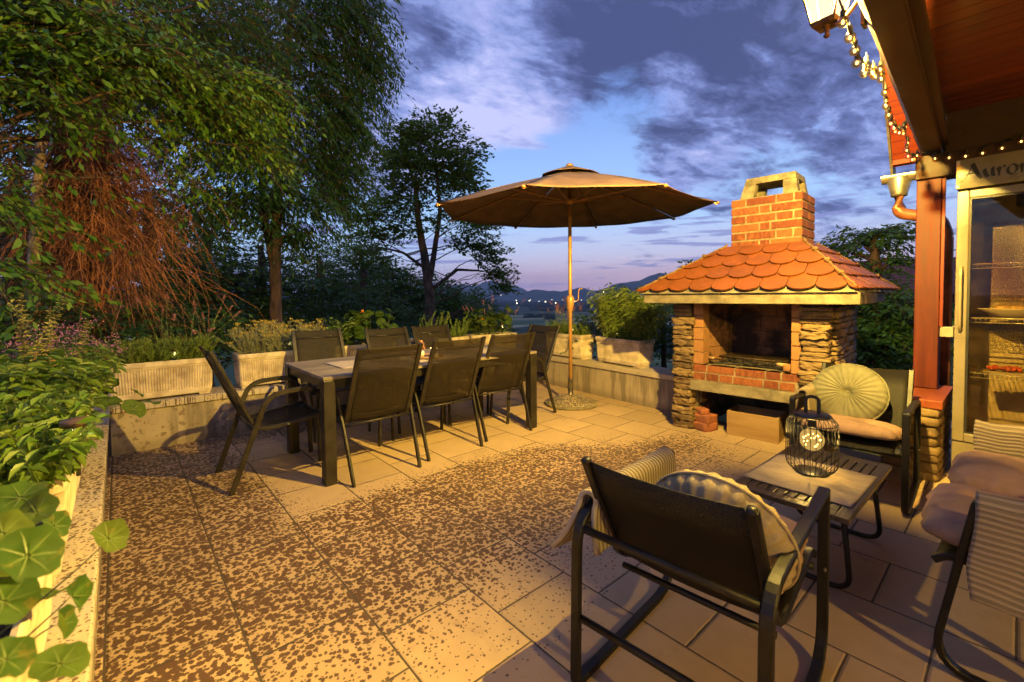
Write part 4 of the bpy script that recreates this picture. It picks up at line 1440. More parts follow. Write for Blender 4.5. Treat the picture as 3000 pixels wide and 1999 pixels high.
cb = MB(); cb.rock((0, 0, .03), (.11, .07, .065), 77, None, .08, 4, 0, .15)
o = cb.build('loose_brick', m_jamb, None, tuple(BQ(.955, .12, .632))); o.rotation_euler = (0, 0, BQR+.3)
tag(o, 'pale half brick standing on the hearth beside the right jamb', 'brick', 'loose bricks')
# brick stack and crate under the hearth
for (s, d, z, sz, lb, rz, sd) in ((.235, .10, 0, (.20, .17, .075), 'dark red brick at the foot of the left stone pillar', -.32, 5), (.24, .11, .071, (.19, .15, .075), 'blackened brick lying on the dark red one by the stone pillar', -.22, 9), (.215, .10, .142, (.13, .09, .055), 'broken brick on top of the small stack by the stone pillar', -.5, 12)):
    b = MB(); b.rock((0, 0, sz[2]/2), sz, sd, None, .06, 5, 0, .10)
    o = b.build('loose_brick', brick_mat('burnt_brick', [(.30, .075, .03), (.36, .12, .06), (.22, .09, .05)], .85, soot=.45), None, tuple(BQ(s, d, z))); o.rotation_euler = (0, 0, BQR+rz)
    tag(o, lb, 'brick', 'loose bricks')
cr = thing('wooden_crate', 'open pine crate standing under the hearth slab', 'crate', (4.18, 1.545, 0), BQR+.04)
L, D, Hc, tk = .42, .30, .222, .016
m_px = wood_mat('pine_boards_x', (.26, .15, .062), (.36, .235, .11), .5, 0, .9, .08, .08)
for y0 in (0, D-tk):
    b = MB(); b.span((-L/2, y0, 0), (L/2, y0+tk, Hc)); b.build('side_board', m_px, cr, bevel=.002)
for xx in (-L/2, L/2-tk):
    b = MB(); b.span((xx, tk, 0), (xx+tk, D-tk, Hc)); b.build('end_board', m_pine, cr, bevel=.002)
b = MB(); b.span((-L/2+tk, tk, .004), (L/2-tk, D-tk, .016)); b.build('bottom_board', m_pine, cr)

# ------------------------------------------------------------------ porch corner of the house
def ceil_z(x): return 2.60+.012*(4.5-x)
def beam_y(x): return .3276+.044*x


def porch():
    t = thing('porch_roof', 'open timber porch roof corner with red post, brown beams and boarded ceiling', 'porch', (4.6, .47, 0))
    o_ = np.array((4.6, .47, 0))
    L = lambda x, y, z: np.array((x, y, z))-o_
    b = MB(); b.span(L(4.60, .395, .56), L(4.745, .535, 2.14)); b.build('post', m_redwood, t, bevel=.005)
    b = MB(); b.span(L(4.56, .54, 2.14), L(4.75, -3.3, 2.312)); b.build('wall_plate', m_redbeam, t, bevel=.005)
    b = MB(); b.span(L(4.60, .38, 2.312), L(4.66, -3.3, 2.60)); b.build('frieze_board', m_redbeam, t)
    # sloping edge beam with planed-off wavy lower edge
    x0, x1 = -1.2, 5.02
    def beam(u, v):
        x = x0+(x1-x0)*u; yo = beam_y(x); w = .012*mnoise.noise(Vector((x*4.5, 1, 0)))+.006*mnoise.noise(Vector((x*11, 4, 0)))
        P = [(yo, 2.385+w), (yo-.022+w*.6, 2.350+w), (yo-.055, 2.340), (yo-.125, 2.336), (yo-.132, 2.345), (yo-.132, 2.58), (yo, 2.58)]
        i = int(round(v*7)) % 7
        return tuple(L(x, P[i][0], P[i][1]))
    bb = MB(); bb.grid(beam, 190, 7, smooth=True); ob = bb.build('edge_beam', m_redbeam, t); ob.data.set_sharp_from_angle(angle=.6)
    b = MB(); b.sweep([L(x, beam_y(x)-.150, 2.40) for x in (x0, x1)], [(-.018, -.03), (.018, -.03), (.018, .03), (-.018, .03)], smooth=False); b.build('cover_strip', m_redbeam, t)
    # ceiling boards along y, stepping down the slope
    b = MB(); x = -1.2; w = .108
    R = np.array(Matrix.Rotation(math.atan(.012), 3, 'Y'))
    while x < 4.62:
        y9 = beam_y(x)-.135; b.box(L(x+w/2, (y9-3.31)/2, ceil_z(x+w/2)+.012), (w-.006, y9+3.31, .022), R=R)
        b.box(L(x+w, (y9-3.31)/2, ceil_z(x+w)+.018), (.016, y9+3.31, .012), R=R); x += w
    b.build('ceiling_boards', m_ceil, t)
    # covering above the boards
    b = MB(); pts = [L(-1.25, .32, ceil_z(-1.25)+.06), L(4.9, .58, ceil_z(4.9)+.06), L(4.9, -3.4, ceil_z(4.9)+.06), L(-1.25, -3.4, ceil_z(-1.25)+.06)]
    b.poly(pts, (0, 0, .08)); b.build('roof_deck', m_verge, t)
    # steep eave of the main roof hanging past the beam: soffit boards, verge and tiles
    p0, p1 = np.array((5.06, 2.37)), np.array((4.52, 3.22)); e = unit(p1-p0); n = np.array((e[1], -e[0]))
    b = MB(); k = 0; s = 0
    while s < 1.0:
        a = p0+e*s; c = p0+e*min(1.0, s+.108)
        q = [L(a[0], .57, a[1]), L(a[0], .742, a[1]), L(c[0], .742, c[1]), L(c[0], .57, c[1])]
        b.poly(q, (n[0]*.02, 0, n[1]*.02)); s += .112
    b.build('soffit', m_soffit, t)
    b = MB(); a, c = p0-e*.10, p0+e*1.0
    for (y0, y1, th, of) in ((.744, .762, .14, -.02), (.762, .775, .05, .10)):
        q = [L(a[0]+n[0]*of, y0, a[1]+n[1]*of), L(c[0]+n[0]*of, y0, c[1]+n[1]*of), L(c[0]+n[0]*(of+th), y0, c[1]+n[1]*(of+th)), L(a[0]+n[0]*(of+th), y0, a[1]+n[1]*(of+th))]
        b.poly(q, (0, y1-y0, 0))
    b.build('verge_board', m_verge, t)
    b = MB(); b.span(L(5.0, .55, 2.375), L(5.085, .742, 2.42)); b.build('eave_board', m_soffit, t, bevel=.004)
    # gutter along the low eave with outlet funnel and elbow pipe
    b = MB(); pr = [(.062*math.cos(a), .062*math.sin(a)) for a in np.linspace(PI, 2*PI, 13)]; pr2 = [(.058*math.cos(a), .058*math.sin(a)) for a in np.linspace(2*PI, PI, 13)]
    b.sweep([L(5.06, .815, 2.295), L(5.06, -3.2, 2.29)], pr+pr2, smooth=False)
    b.add([tuple(L(5.06+.061*math.cos(a), .814, 2.295+.061*math.sin(a))) for a in np.linspace(PI, 2*PI, 13)], [tuple(range(13))])
    b.build('gutter', m_gutter, t)
    b = MB(); c = L(5.06, .70, 0)
    b.lathe([(.083, 2.268), (.084, 2.235), (.058, 2.135), (.055, 2.115), (.052, 2.115)], tuple(c), 24); b.build('outlet_funnel', m_gutter, t)
    b = MB(); b.tube(rounded([L(5.06, .70, 2.13), L(5.06, .70, 1.97), L(5.02, .44, 1.89), L(5.02, .40, 1.75), L(5.02, .40, .1)], [.05, .06, .02], 5), .047, 16); b.build('downpipe', m_pipe, t)
    # trim strip on the post
    b = MB(); b.span(L(4.612, .374, 1.03), L(4.632, .394, 2.135)); b.build('cable_cover', m_soffit, t, bevel=.002)
    return t


porch()
hp = thing('house_wall', 'plain rendered house wall closing the porch behind the camera', 'wall', (2.0, -3.3, 0))
b = MB(); b.span((-3.4, -.25, 0), (4.2, 0, 4.2)); b.build('wall', M('house_render', (.36, .28, .19), .9, var=.08, bump=.2), hp)

sw = thing('stone_pier', 'low rough stone pier with red timber coping carrying the porch post', 'pier', (4.5, .49, 0))
b = MB(); rr = random.Random(21); b.span((-.34, -.12, -.02), (.34, .14, .49), 1)
z = 0
while z < .485:
    h = min(rr.uniform(.05, .075), .495-z)
    if h < .02: break
    b.rock((-.335, 0, z+h/2), (.10, .29+rr.uniform(-.01, .02), h*.94), rr.random()*90, None, .12, 5, 0, .2)
    b.rock((.335, 0, z+h/2), (.10, .28, h*.94), rr.random()*90, None, .12, 4, 0, .2)
    for Y in (-.115, .125):
        x = -.29
        while x < .29:
            l = rr.uniform(.07, .16); b.rock((x+l/2, Y, z+h/2), (l*.93, .085, h*rr.uniform(.75, .95)), rr.random()*90, None, .16, 4, 0, .25); x += l
    z += h
b.build('stone_body', [m_stone, m_mortar], sw)
b = MB(); b.span((-.375, -.165, .497), (.36, .175, .556)); b.build('coping', m_redcope, sw, bevel=.006)

# socket box with flap lid, plug lead down to the fridge
sb = thing('socket_box', 'cream weatherproof socket box with raised lid on the red post', 'socket', (4.618, .372, .955))
b = MB(); b.span((0, -.055, 0), (.07, .018, .075)); b.build('box', m_cream, sb, bevel=.004)
b = MB(); q = [(0, -.052, .078), (.07, -.052, .078), (.07, -.118, .035), (0, -.118, .035)]; b.poly(q, (0, 0, .006)); b.build('lid', m_cream, sb)
pl = thing('power_lead', 'pale power lead hanging from the socket box to the fridge', 'cable', (4.655, .295, .94))
b = MB(); b.tube([(0, 0, .03), (0, 0, -.04)], .014, 10, scale=[1, .8]); b.build('plug', m_cream, pl)
pts = rounded([(0, 0, -.03), (-.02, .005, -.10), (.0, -.012, -.20), (.02, -.02, -.36), (.01, -.06, -.56), (.02, -.055, -.72), (.03, -.05, -.86), (.12, -.09, -.90), (.2, -.08, -.86)], .08, 6)
MB().tube(pts, .0052, 8).build('lead', m_cream, pl)


# ------------------------------------------------------------------ glass-door fridge
def fridge():
    fx, y1, wd, dp, Ht = 4.30, .292, .60, .55, 2.18
    t = thing('display_fridge', 'tall cream glass door fridge with lettered top panel beside the porch post', 'fridge', (fx, y1-wd/2, 0), -.02)
    h = wd/2
    b = MB()
    b.span((.05, h-.035, .10), (dp, h, 2.0)); b.span((.05, -h, .10), (dp, -h+.035, 2.0)); b.span((dp-.03, -h+.035, .10), (dp, h-.035, 2.0))
    b.span((.05, -h, 2.0), (dp, h, Ht-.02)); b.span((.05, -h+.035, .10), (dp-.03, h-.035, .265))
    b.build('cabinet', m_fridge, t, bevel=.004)
    b = MB(); b.span((.06, h-.040, .265), (dp-.035, h-.036, 1.995)); b.span((.06, -h+.036, .265), (dp-.035, -h+.040, 1.995)); b.span((dp-.040, -h+.04, .265), (dp-.035, h-.04, 1.995)); b.span((.06, -h+.04, .265), (dp-.04, h-.04, .272))
    b.build('liner', m_fridge_in, t)
    b = MB(); b.span((.012, -h, .06), (.05, h, .262)); b.build('kick_panel', m_fridge, t, bevel=.004)
    b = MB()
    for sy in (-1, 1):
        for sx in (.10, dp-.06): b.lathe([(0, 0), (.022, 0), (.022, .02), (.012, .03), (.012, .1)], (sx, sy*(h-.05), 0), 12)
    b.build('foot', m_black, t)
    # sign panel with curved front
    b = MB(); pr = []
    zb, zt = 1.985, Ht
    for i in range(9):
        f = i/8; pr.append((-.004-.022*math.sin(PI*(.15+.7*f)), zb+(zt-zb)*f))
    pr += [(.06, zt), (.06, zb)]
    b.add([(p[0], -h-.004, p[1]) for p in pr]+[(p[0], h+.004, p[1]) for p in pr], [tuple(range(11)), tuple(reversed(range(11, 22)))]+[(i+11, (i+1) % 11+11, (i+1) % 11, i) for i in range(11)])
    b.build('sign_panel', m_fridge, t, bevel=.002)
    b = MB(); b.span((-.02, h-.012, zb+.004), (.055, h+.007, zt-.004)); b.build('sign_end_cap', m_fridge_in, t, bevel=.003)
    # door frame, glass, handle
    d = thing('door', None, None); d.parent = t; del_keys = None
    b = MB(); z0, z1 = .268, 1.972; fw = .058
    b.span((0, h-fw, z0), (.045, h, z1)); b.span((0, -h, z0), (.045, -h+fw, z1)); b.span((0, -h+fw, z0), (.045, h-fw, z0+fw)); b.span((0, -h+fw, z1-.05), (.045, h-fw, z1))
    b.build('door_frame', m_fridge, d, bevel=.005)
    b = MB(); g = .012
    b.span((.006, h-fw-g, z0+fw), (.03, h-fw, z1-.05)); b.span((.006, -h+fw, z0+fw), (.03, -h+fw+g, z1-.05)); b.span((.006, -h+fw+g, z0+fw), (.03, h-fw-g, z0+fw+g)); b.span((.006, -h+fw+g, z1-.05-g), (.03, h-fw-g, z1-.05))
    b.build('gasket', m_black, d)
    b = MB(); b.span((.016, -h+fw+g, z0+fw+g), (.020, h-fw-g, z1-.05-g)); b.build('glass_pane', m_pane, d)
    b = MB(); b.bar(rounded([(-.002, h-.028, 1.03), (-.03, h-.028, 1.06), (-.034, h-.028, 1.25), (-.03, h-.028, 1.43), (-.002, h-.028, 1.46)], [.03, .05, .03], 4), .030, .016, up=(0, 1, 0)); b.build('handle', m_fridge_h, d)
    # wire shelves
    for z in (1.465, 1.10, .725):
        b = MB(); y = h-.05
        b.tube([(.065, h-.045, z+.012), (.065, -h+.045, z+.012), (dp-.06, -h+.045, z+.012), (dp-.06, h-.045, z+.012)], .0035, 6, closed=True)
        b.tube([(.065, h-.045, z-.018), (.065, -h+.045, z-.018)], .003, 6)
        for i in range(22):
            yy = h-.05-(wd-.10)*i/21; b.tube([(.065, yy, z-.018), (.065, yy, z+.012), (dp-.06, yy, z+.012)], .0018, 5)
        b.build('wire_shelf', m_wire, t)
    # interior back louvre panel and fan cover at the top
    b = MB(); b.span((dp-.05, -h+.08, .85), (dp-.042, h-.14, 1.80))
    for i in range(13): b.span((dp-.058, -h+.09, .90+i*.07), (dp-.05, h-.15, .912+i*.07))
    b.build('back_panel', M('frosted_back_panel', (.50, .42, .27), .35, .4, var=.35, scale=160, bump=.9, bscale=130, bdist=.01), t)
    b = MB(); b.lathe([(0, 0), (.12, .0), (.14, .03), (.14, .10), (0, .10)], (.26, -.10, 1.84), 24); b.build('fan_cover', m_black, t)
    # lettering: broad-nib strokes laid on the curved sign
    b = MB()
    def stroke(pts, w0=.011, ang=.75):
        n = len(pts); nv = np.array((math.cos(ang), math.sin(ang)))
        P = [np.array(p, float) for p in pts]; Vv = []
        for i, p in enumerate(P):
            f = i/(n-1); w = w0*1.75*(.55+.45*math.sin(PI*min(1, .25+f*.9)))
            for sg in (-1, 1):
                q = p+nv*w*sg; zz = q[1]; f2 = (zz-zb)/(zt-zb)
                xx = -.004-.022*math.sin(PI*(.15+.7*min(1, max(0, f2))))-.0012
                Vv.append((xx, -q[0], zz))
        fs = [(2*i, 2*i+1, 2*i+3, 2*i+2) for i in range(n-1)]
        b.add(Vv, fs)
    def curve(ctrl, n=18):
        c = [np.array(p, float) for p in ctrl]; out = []
        for i in range(n+1):
            tt = i/n; q = c[:]
            while len(q) > 1: q = [q[j]*(1-tt)+q[j+1]*tt for j in range(len(q)-1)]
            out.append(tuple(q[0]))
        return out
    X = -.278; Z = 2.040; S = .056                      # pen origin (u to the right), base line, x height
    # A
    stroke(curve([(X-.004, Z-.006), (X+.012, Z-.012), (X+.030, Z+.03), (X+.052, Z+.105)]), .0042)
    stroke(curve([(X+.046, Z+.100), (X+.058, Z+.085), (X+.066, Z+.03), (X+.086, Z-.004), (X+.094, Z-.004)]), .0075)
    stroke(curve([(X+.012, Z+.030), (X+.035, Z+.038), (X+.066, Z+.036)]), .0045)
    # u r o r a
    def let_u(x):
        stroke(curve([(x-.005, Z+S-.006), (x+.002, Z+S+.004), (x+.004, Z+S*.3), (x+.008, Z-.006), (x+.022, Z-.004), (x+.034, Z+.018)]), .0066)
        stroke(curve([(x+.036, Z+S+.002), (x+.036, Z+S*.4), (x+.036, Z), (x+.050, Z+.004)]), .0066)
    def let_r(x):
        stroke(curve([(x-.005, Z+S-.008), (x+.004, Z+S+.004), (x+.005, Z+S*.4), (x+.005, Z-.002)]), .0066)
        stroke(curve([(x+.007, Z+S*.55), (x+.016, Z+S+.006), (x+.026, Z+S+.006), (x+.031, Z+S-.010)]), .0056)
    def let_o(x):
        stroke(curve([(x+.020, Z+S), (x-.006, Z+S), (x-.006, Z-.004), (x+.020, Z-.002)]), .0064)
        stroke(curve([(x+.020, Z-.002), (x+.046, Z-.002), (x+.046, Z+S+.002), (x+.020, Z+S)]), .0064)
    def let_a(x):
        stroke(curve([(x+.034, Z+S-.002), (x+.010, Z+S+.006), (x-.008, Z+.006), (x+.010, Z-.006), (x+.034, Z+.016)]), .0062)
        stroke(curve([(x+.036, Z+S+.002), (x+.034, Z+S*.4), (x+.036, Z-.002), (x+.050, Z+.006)]), .0066)
    let_u(X+.104); let_r(X+.165); let_o(X+.206); let_r(X+.262); let_a(X+.303)
    b.build('lettering', m_ink, t)
    return t, fx, y1-wd/2


fr_, FX, FY = fridge()


def in_fridge(x, y, z): return tuple(W(fr_, (x, y, z)))


bw = thing('serving_bowl', 'shallow white oval bowl with bread on the middle fridge shelf', 'bowl', in_fridge(.24, .03, 1.113))
n = 32; vs = []
for (r, z) in ((0, .004), (.06, 0), (.085, .008), (.14, .058), (.143, .062), (.134, .058), (.08, .014), (0, .012)):
    for i in range(n): vs.append((r*.75*math.cos(2*PI*i/n), r*1.25*math.sin(2*PI*i/n), z))
MB().add(vs, [(k*n+i, k*n+(i+1) % n, (k+1)*n+(i+1) % n, (k+1)*n+i) for k in range(7) for i in range(n)], 0, True).build('bowl', m_ceramic, bw)
b = MB(); b.rock((0, .02, .055), (.10, .15, .05), 3, None, .1, 4, 0, .5); b.build('bread', M('bread_crust', (.50, .30, .12), .8, var=.2, scale=30), bw)
fb = thing('food_box', 'clear domed plastic food box with red fruit on the lower fridge shelf', 'food box', in_fridge(.20, .07, .739))
b = MB(); b.span((-.07, -.10, 0), (.07, .10, .008)); b.build('tray', m_cream, fb, bevel=.003)
b = MB(); b.add([(-.062, -.092, .008), (.062, -.092, .008), (.062, .092, .008), (-.062, .092, .008), (-.045, -.075, .07), (.045, -.075, .07), (.045, .075, .07), (-.045, .075, .07)], [(4, 5, 6, 7), (0, 1, 5, 4), (1, 2, 6, 5), (2, 3, 7, 6), (3, 0, 4, 7)]); b.build('lid', m_glass, fb, bevel=.006)
b = MB(); rr = random.Random(2)
for i in range(26): b.sphere((rr.uniform(-.045, .045), rr.uniform(-.075, .075), .022+rr.uniform(0, .012)), rr.uniform(.010, .015), 8, 6)
b.build('fruit', M('red_fruit', (.50, .07, .03), .4, var=.3, scale=20), fb)
b = MB(); b.span((-.05, -.07, 0), (.05, .07, .075)); o = b.build('carton', M('orange_carton', (.50, .24, .08), .6, var=.12), None, in_fridge(.20, -.12, .739), bevel=.004); tag(o, 'small orange carton next to the fruit box on the lower fridge shelf', 'carton')
b = MB(); b.lathe([(0, 0), (.09, 0), (.10, .008), (.098, .016), (0, .016)], n=28); o = b.build('cutting_board', m_handle, None, in_fridge(.22, -.19, 1.113)); tag(o, 'round wooden board beside the bowl on the middle fridge shelf', 'board')


# ------------------------------------------------------------------ wall lantern (the lamp that lights the terrace) and string lights
LX, LY = 2.30, .5647
_lp = at(2432, 40, math.hypot(LX, LY)); LZ = float(_lp[2])


def wall_lantern(LX, LY, zb, watts, label, yb, dirn=1):
    t = thing('wall_lantern', label, 'lantern', (LX, LY, zb), -.15)
    z0 = .0; w0, w1, h = .042, .074, .165
    b = MB(); b.add([(-w0, -w0, z0-.012), (w0, -w0, z0-.012), (w0, w0, z0-.012), (-w0, w0, z0-.012), (-w0-.006, -w0-.006, z0+.004), (w0+.006, -w0-.006, z0+.004), (w0+.006, w0+.006, z0+.004), (-w0-.006, w0+.006, z0+.004)],
                    [(0, 3, 2, 1), (4, 5, 6, 7), (0, 1, 5, 4), (1, 2, 6, 5), (2, 3, 7, 6), (3, 0, 4, 7)])
    b.lathe([(0, -.062), (.008, -.060), (.013, -.052), (.0075, -.043), (.010, -.025), (.020, -.010)], n=14)
    b.build('base', m_steelbrown, t)
    b = MB()
    for sx in (-1, 1):
        for sy in (-1, 1): b.bar([(sx*w0, sy*w0, z0), (sx*w1, sy*w1, z0+h)], .008, .008)
    b.build('frame', m_steelbrown, t)
    b = MB(); e = .92
    for k in range(4):
        c, s = [(1, 0), (0, 1), (-1, 0), (0, -1)][k]
        pt = lambda w, q, z: (c*w-s*q*w, s*w+c*q*w, z)
        b.add([pt(w0, -e, z0+.006), pt(w0, e, z0+.006), pt(w1*.985, e, z0+h-.004), pt(w1*.985, -e, z0+h-.004)], [(0, 1, 2, 3)])
    b.build('glass_pane', m_lampglow, t)
    b = MB(); b.lathe([(.0, h+.11), (.010, h+.105), (.014, h+.085), (.03, h+.062), (.085, h+.016), (.108, h), (.100, h-.004), (.025, h+.045)], n=4, smooth=False); b.build('cap', m_steelbrown, t)
    rz = t.rotation_euler.z
    def inv(p): c, s = math.cos(-rz), math.sin(-rz); q = np.array(p)-np.array((LX, LY, zb)); return np.array((c*q[0]-s*q[1], s*q[0]+c*q[1], q[2]))
    b = MB()
    b.bar([inv(p) for p in rounded([(LX, LY, zb-.018), (LX, LY-.05, zb-.018), (LX, yb+.05, zb+.01), (LX, yb+.01, zb+.07)], [.03, .03], 5)], .018, .010)
    b.build('bracket', m_steelbrown, t)
    b = MB(); c, s = math.cos(-rz), math.sin(-rz)
    q = inv((LX, yb+.006, zb+.03)); b.box(q, (.055, .012, .20), rz=-rz); b.build('wall_plate', m_steelbrown, t)
    l = bpy.data.lights.new('lantern_light', 'POINT'); l.energy = watts; l.color = (1, .66, .115); l.shadow_soft_size = .022
    lo = bpy.data.objects.new('lantern_light', l); C.objects.link(lo); lo.parent = t; lo.location = (0, 0, z0+.085)


LAMP_W = 1950
wall_lantern(LX, LY, float(at(2432, 66, math.hypot(LX, LY))[2]), LAMP_W, 'lit antique iron lantern on a curved bracket at the porch beam', beam_y(LX)+.003)
wall_lantern(0.8, -3.12, 2.15, 520, 'lit antique iron lantern on the house wall behind the camera', -3.297)


def bulb_string(name, label, knots, bulbs, m_b):
    t = thing(name, label, 'string lights', tuple(knots[0]), group='string lights on the porch')
    o_ = np.array(knots[0])
    MB().tube([np.array(k)-o_ for k in knots], .0032, 6).build('cable', m_black, t)
    for p in bulbs:
        p = np.array(p)-o_
        g = MB(); g.sphere(tuple(p), (.0195, .0195, .0205), 16, 12)
        ob = g.build('bulb', m_globe, t)
        g = MB(); g.lathe([(.0085, .016), (.009, .020), (.009, .040), (.003, .046), (.001, .06)], tuple(p), 10); g.build('socket', m_black, ob)
        g = MB(); g.sphere(tuple(p+np.array((0, 0, -.001))), (.0055, .0055, .008), 8, 6); g.build('filament', m_b, ob)


z5b = lambda u, v: (2350+u/2.8508, v/2.8508)


def onb(q, off=.03): d = ray(*q); return CPOS+d*((.3276+off)/(d[1]-.044*d[0]))
def onx(q, X): d = ray(*q); return CPOS+d*((X-0)/d[0])


bl = [(340, 185), (400, 315), (440, 425), (458, 525), (535, 553), (522, 610), (592, 612), (607, 632), (655, 582), (663, 660), (694, 773), (702, 885), (724, 960), (740, 1033), (768, 1072), (777, 1098), (812, 1110), (845, 1115), (846, 1085), (865, 1063), (882, 1195), (874, 1257), (885, 1305), (920, 1335), (938, 1330), (960, 1300), (985, 1322)]
kn = [(300, -30), (345, 100), (372, 190), (425, 345), (470, 460), (520, 530), (575, 568), (610, 572), (655, 540), (665, 505), (668, 600), (685, 735), (708, 860), (735, 985), (775, 1050), (815, 1082), (850, 1050), (862, 1020), (866, 1120), (882, 1240), (905, 1290), (940, 1300), (962, 1265), (985, 1290), (1000, 1300)]
bulb_string('string_lights', 'looped string of small clear bulbs hanging off the sloping porch beam', [onb(z5b(*q)) for q in kn], [onb(z5b(*q)) for q in bl], m_bulbwarm)
bl2 = [(1110, 1325), (1228, 1318), (1365, 1305), (1508, 1280), (1670, 1238), (1830, 1182)]
p2 = [onx(z5b(*q), 4.535) for q in bl2]
d2 = (p2[-1]-p2[-2]); p2 += [p2[-1]+d2*k for k in range(1, 5)]
bulb_string('string_lights', 'straight string of small clear bulbs along the dark beam over the fridge', [p2[0]+np.array((0, .15, .07))]+[p+np.array((0, 0, .05)) for p in p2], p2, m_bulbwarm)

# ------------------------------------------------------------------ planters
def make_planter():
    t = thing('planter', None, 'planter', group='long fluted stone planters on the parapets')
    L, Wd, H = .75, .30, .335; nx, ny = 76, 30
    def ring(lx, wy, z, rib, rc=.035):
        pts = []
        per = [(-1, -1, 1, -1, nx), (1, -1, 1, 1, ny), (1, 1, -1, 1, nx), (-1, 1, -1, -1, ny)]
        for k, (x0, y0, x1, y1, n) in enumerate(per):
            for i in range(n):
                f = i/n; x, y = (x0+(x1-x0)*f)*lx/2, (y0+(y1-y0)*f)*wy/2
                # rounded corner
                ax, ay = lx/2-rc, wy/2-rc
                dx, dy = abs(x)-ax, abs(y)-ay
                if dx > 0 and dy > 0:
                    q = math.hypot(dx, dy); s = rc/q
                    x = math.copysign(ax+dx*s, x); y = math.copysign(ay+dy*s, y)
                r = rib if (i % 2) else 0
                edge = min(f, 1-f)*n
                if edge < 2.5: r = 0
                nxy = ((0, -1), (1, 0), (0, 1), (-1, 0))[k]
                pts.append((x-nxy[0]*r, y-nxy[1]*r, z))
        return pts
    lv = [(.93, .80, .018, 0), (.945, .83, .03, 0), (.86+.1, .85, .062, 0), (.962, .855, .070, .0085), (.985, .925, .262, .0085), (.99, .94, .274, 0), (1.0, .965, .288, 0), (1.012, 1.0, .292, 0), (1.015, 1.01, .312, 0), (1.008, 1.0, H-.004, 0), (.99, .965, H, 0), (.962, .90, H-.003, 0), (.945, .85, H-.06, 0)]
    V = []; Fs = []; n = 2*(nx+ny)
    for (a, c, z, rib) in lv: V += ring(L*a, Wd*c, z, rib)
    for k in range(len(lv)-1):
        for i in range(n): Fs.append((k*n+i, k*n+(i+1) % n, (k+1)*n+(i+1) % n, (k+1)*n+i))
    Fs.append(tuple(reversed(range(n))))
    b = MB(); b.add(V, Fs)
    for s in (-1, 1): b.box((s*.30, 0, .010), (.085, Wd*.74, .020))
    b.build('trough', m_planter, t)
    b = MB(); b.grid(lambda u, v: ((u-.5)*L*.94, (v-.5)*Wd*.86, H-.045+.012*mnoise.noise(Vector((u*12, v*5, 1)))), 30, 12); b.build('soil', m_soil, t)
    return t


pl0 = make_planter(); _pu = [False]


def put_planter(x, y, rz, label, z=.412):
    o = pl0 if not _pu[0] else copy_tree(pl0)
    _pu[0] = True; o.location = (x, y, z); o.rotation_euler = (0, 0, rz); o['label'] = label
    return (x, y, z+.29, rz)


wr = math.atan2(4.876-2.15, 4.682-4.47)
P1 = put_planter(.275, 5.075, 0.0, 'fluted stone planter of lavender in the corner of the left and back parapets')
P2 = put_planter(1.215, 5.08, 0.01, 'fluted stone planter holding the yellow flowering curry plant')
P3 = put_planter(2.13, 5.10, -.01, 'fluted stone planter with nasturtium and shrub behind the middle far chairs')
P4 = put_planter(3.185, 5.06, .0, 'fluted stone planter of rosemary spires on the back parapet')
P5 = put_planter(4.01, 5.03, -.14, 'fluted stone planter of round nasturtium leaves in the far corner')
P6 = put_planter(4.815, 4.235, H2-.07, 'fluted stone planter with wispy grasses directly behind the parasol pole')
P7 = put_planter(4.765, 3.285, H2-.16, 'fluted stone planter with a fine leaved bush close to the barbecue')
PA = put_planter(-.285, 1.36, H2, 'fluted stone planter with trailing nasturtium right beside the camera')
PZ = put_planter(-.285, .52, H2, 'fluted stone planter under the biggest nasturtium leaves at the picture edge')
PB = put_planter(-.285, 2.30, H2, 'fluted stone planter full of mint with the large solar lamp')
PC = put_planter(-.285, 3.14, H2, 'fluted stone planter of mint and nasturtium half way along the left parapet')
PD = put_planter(-.285, 3.98, H2, 'fluted stone planter with pink oregano near the left corner')


# ------------------------------------------------------------------ vegetation helpers
def norm_rows(a): return a/np.maximum(1e-9, np.linalg.norm(a, axis=1, keepdims=True))


def leaf6(P, D, U, Ln, Wn, droop=.25, fold=.25):
    """pointed leaves: 6 vertices, two quads folded along the midrib"""
    n = len(P); D = norm_rows(D); S = norm_rows(np.cross(D, U)); N2 = np.cross(S, D)
    Ln = np.broadcast_to(np.asarray(Ln, float), (n,))[:, None]; Wn = np.broadcast_to(np.asarray(Wn, float), (n,))[:, None]
    V = np.empty((n, 6, 3))
    V[:, 0] = P
    V[:, 1] = P+D*Ln*.33-S*Wn*.48+N2*Wn*fold
    V[:, 2] = P+D*Ln*.68-S*Wn*.36+N2*(Wn*fold-Ln*droop*.35)
    V[:, 3] = P+D*Ln*.97-N2*Ln*droop
    V[:, 4] = P+D*Ln*.68+S*Wn*.36+N2*(Wn*fold-Ln*droop*.35)
    V[:, 5] = P+D*Ln*.33+S*Wn*.48+N2*Wn*fold
    b = np.arange(n)[:, None]*6
    F = np.concatenate([b+np.array([0, 1, 2, 3]), b+np.array([0, 3, 4, 5])], 0)
    return V.reshape(-1, 3), F


def leaf4(P, D, U, Ln, Wn):
    n = len(P); D = norm_rows(D); S = norm_rows(np.cross(D, U))
    Ln = np.broadcast_to(np.asarray(Ln, float), (n,))[:, None]; Wn = np.broadcast_to(np.asarray(Wn, float), (n,))[:, None]
    V = np.empty((n, 4, 3)); V[:, 0] = P; V[:, 1] = P+D*Ln*.45-S*Wn*.5; V[:, 2] = P+D*Ln; V[:, 3] = P+D*Ln*.45+S*Wn*.5
    return V.reshape(-1, 3), np.arange(n*4).reshape(n, 4)


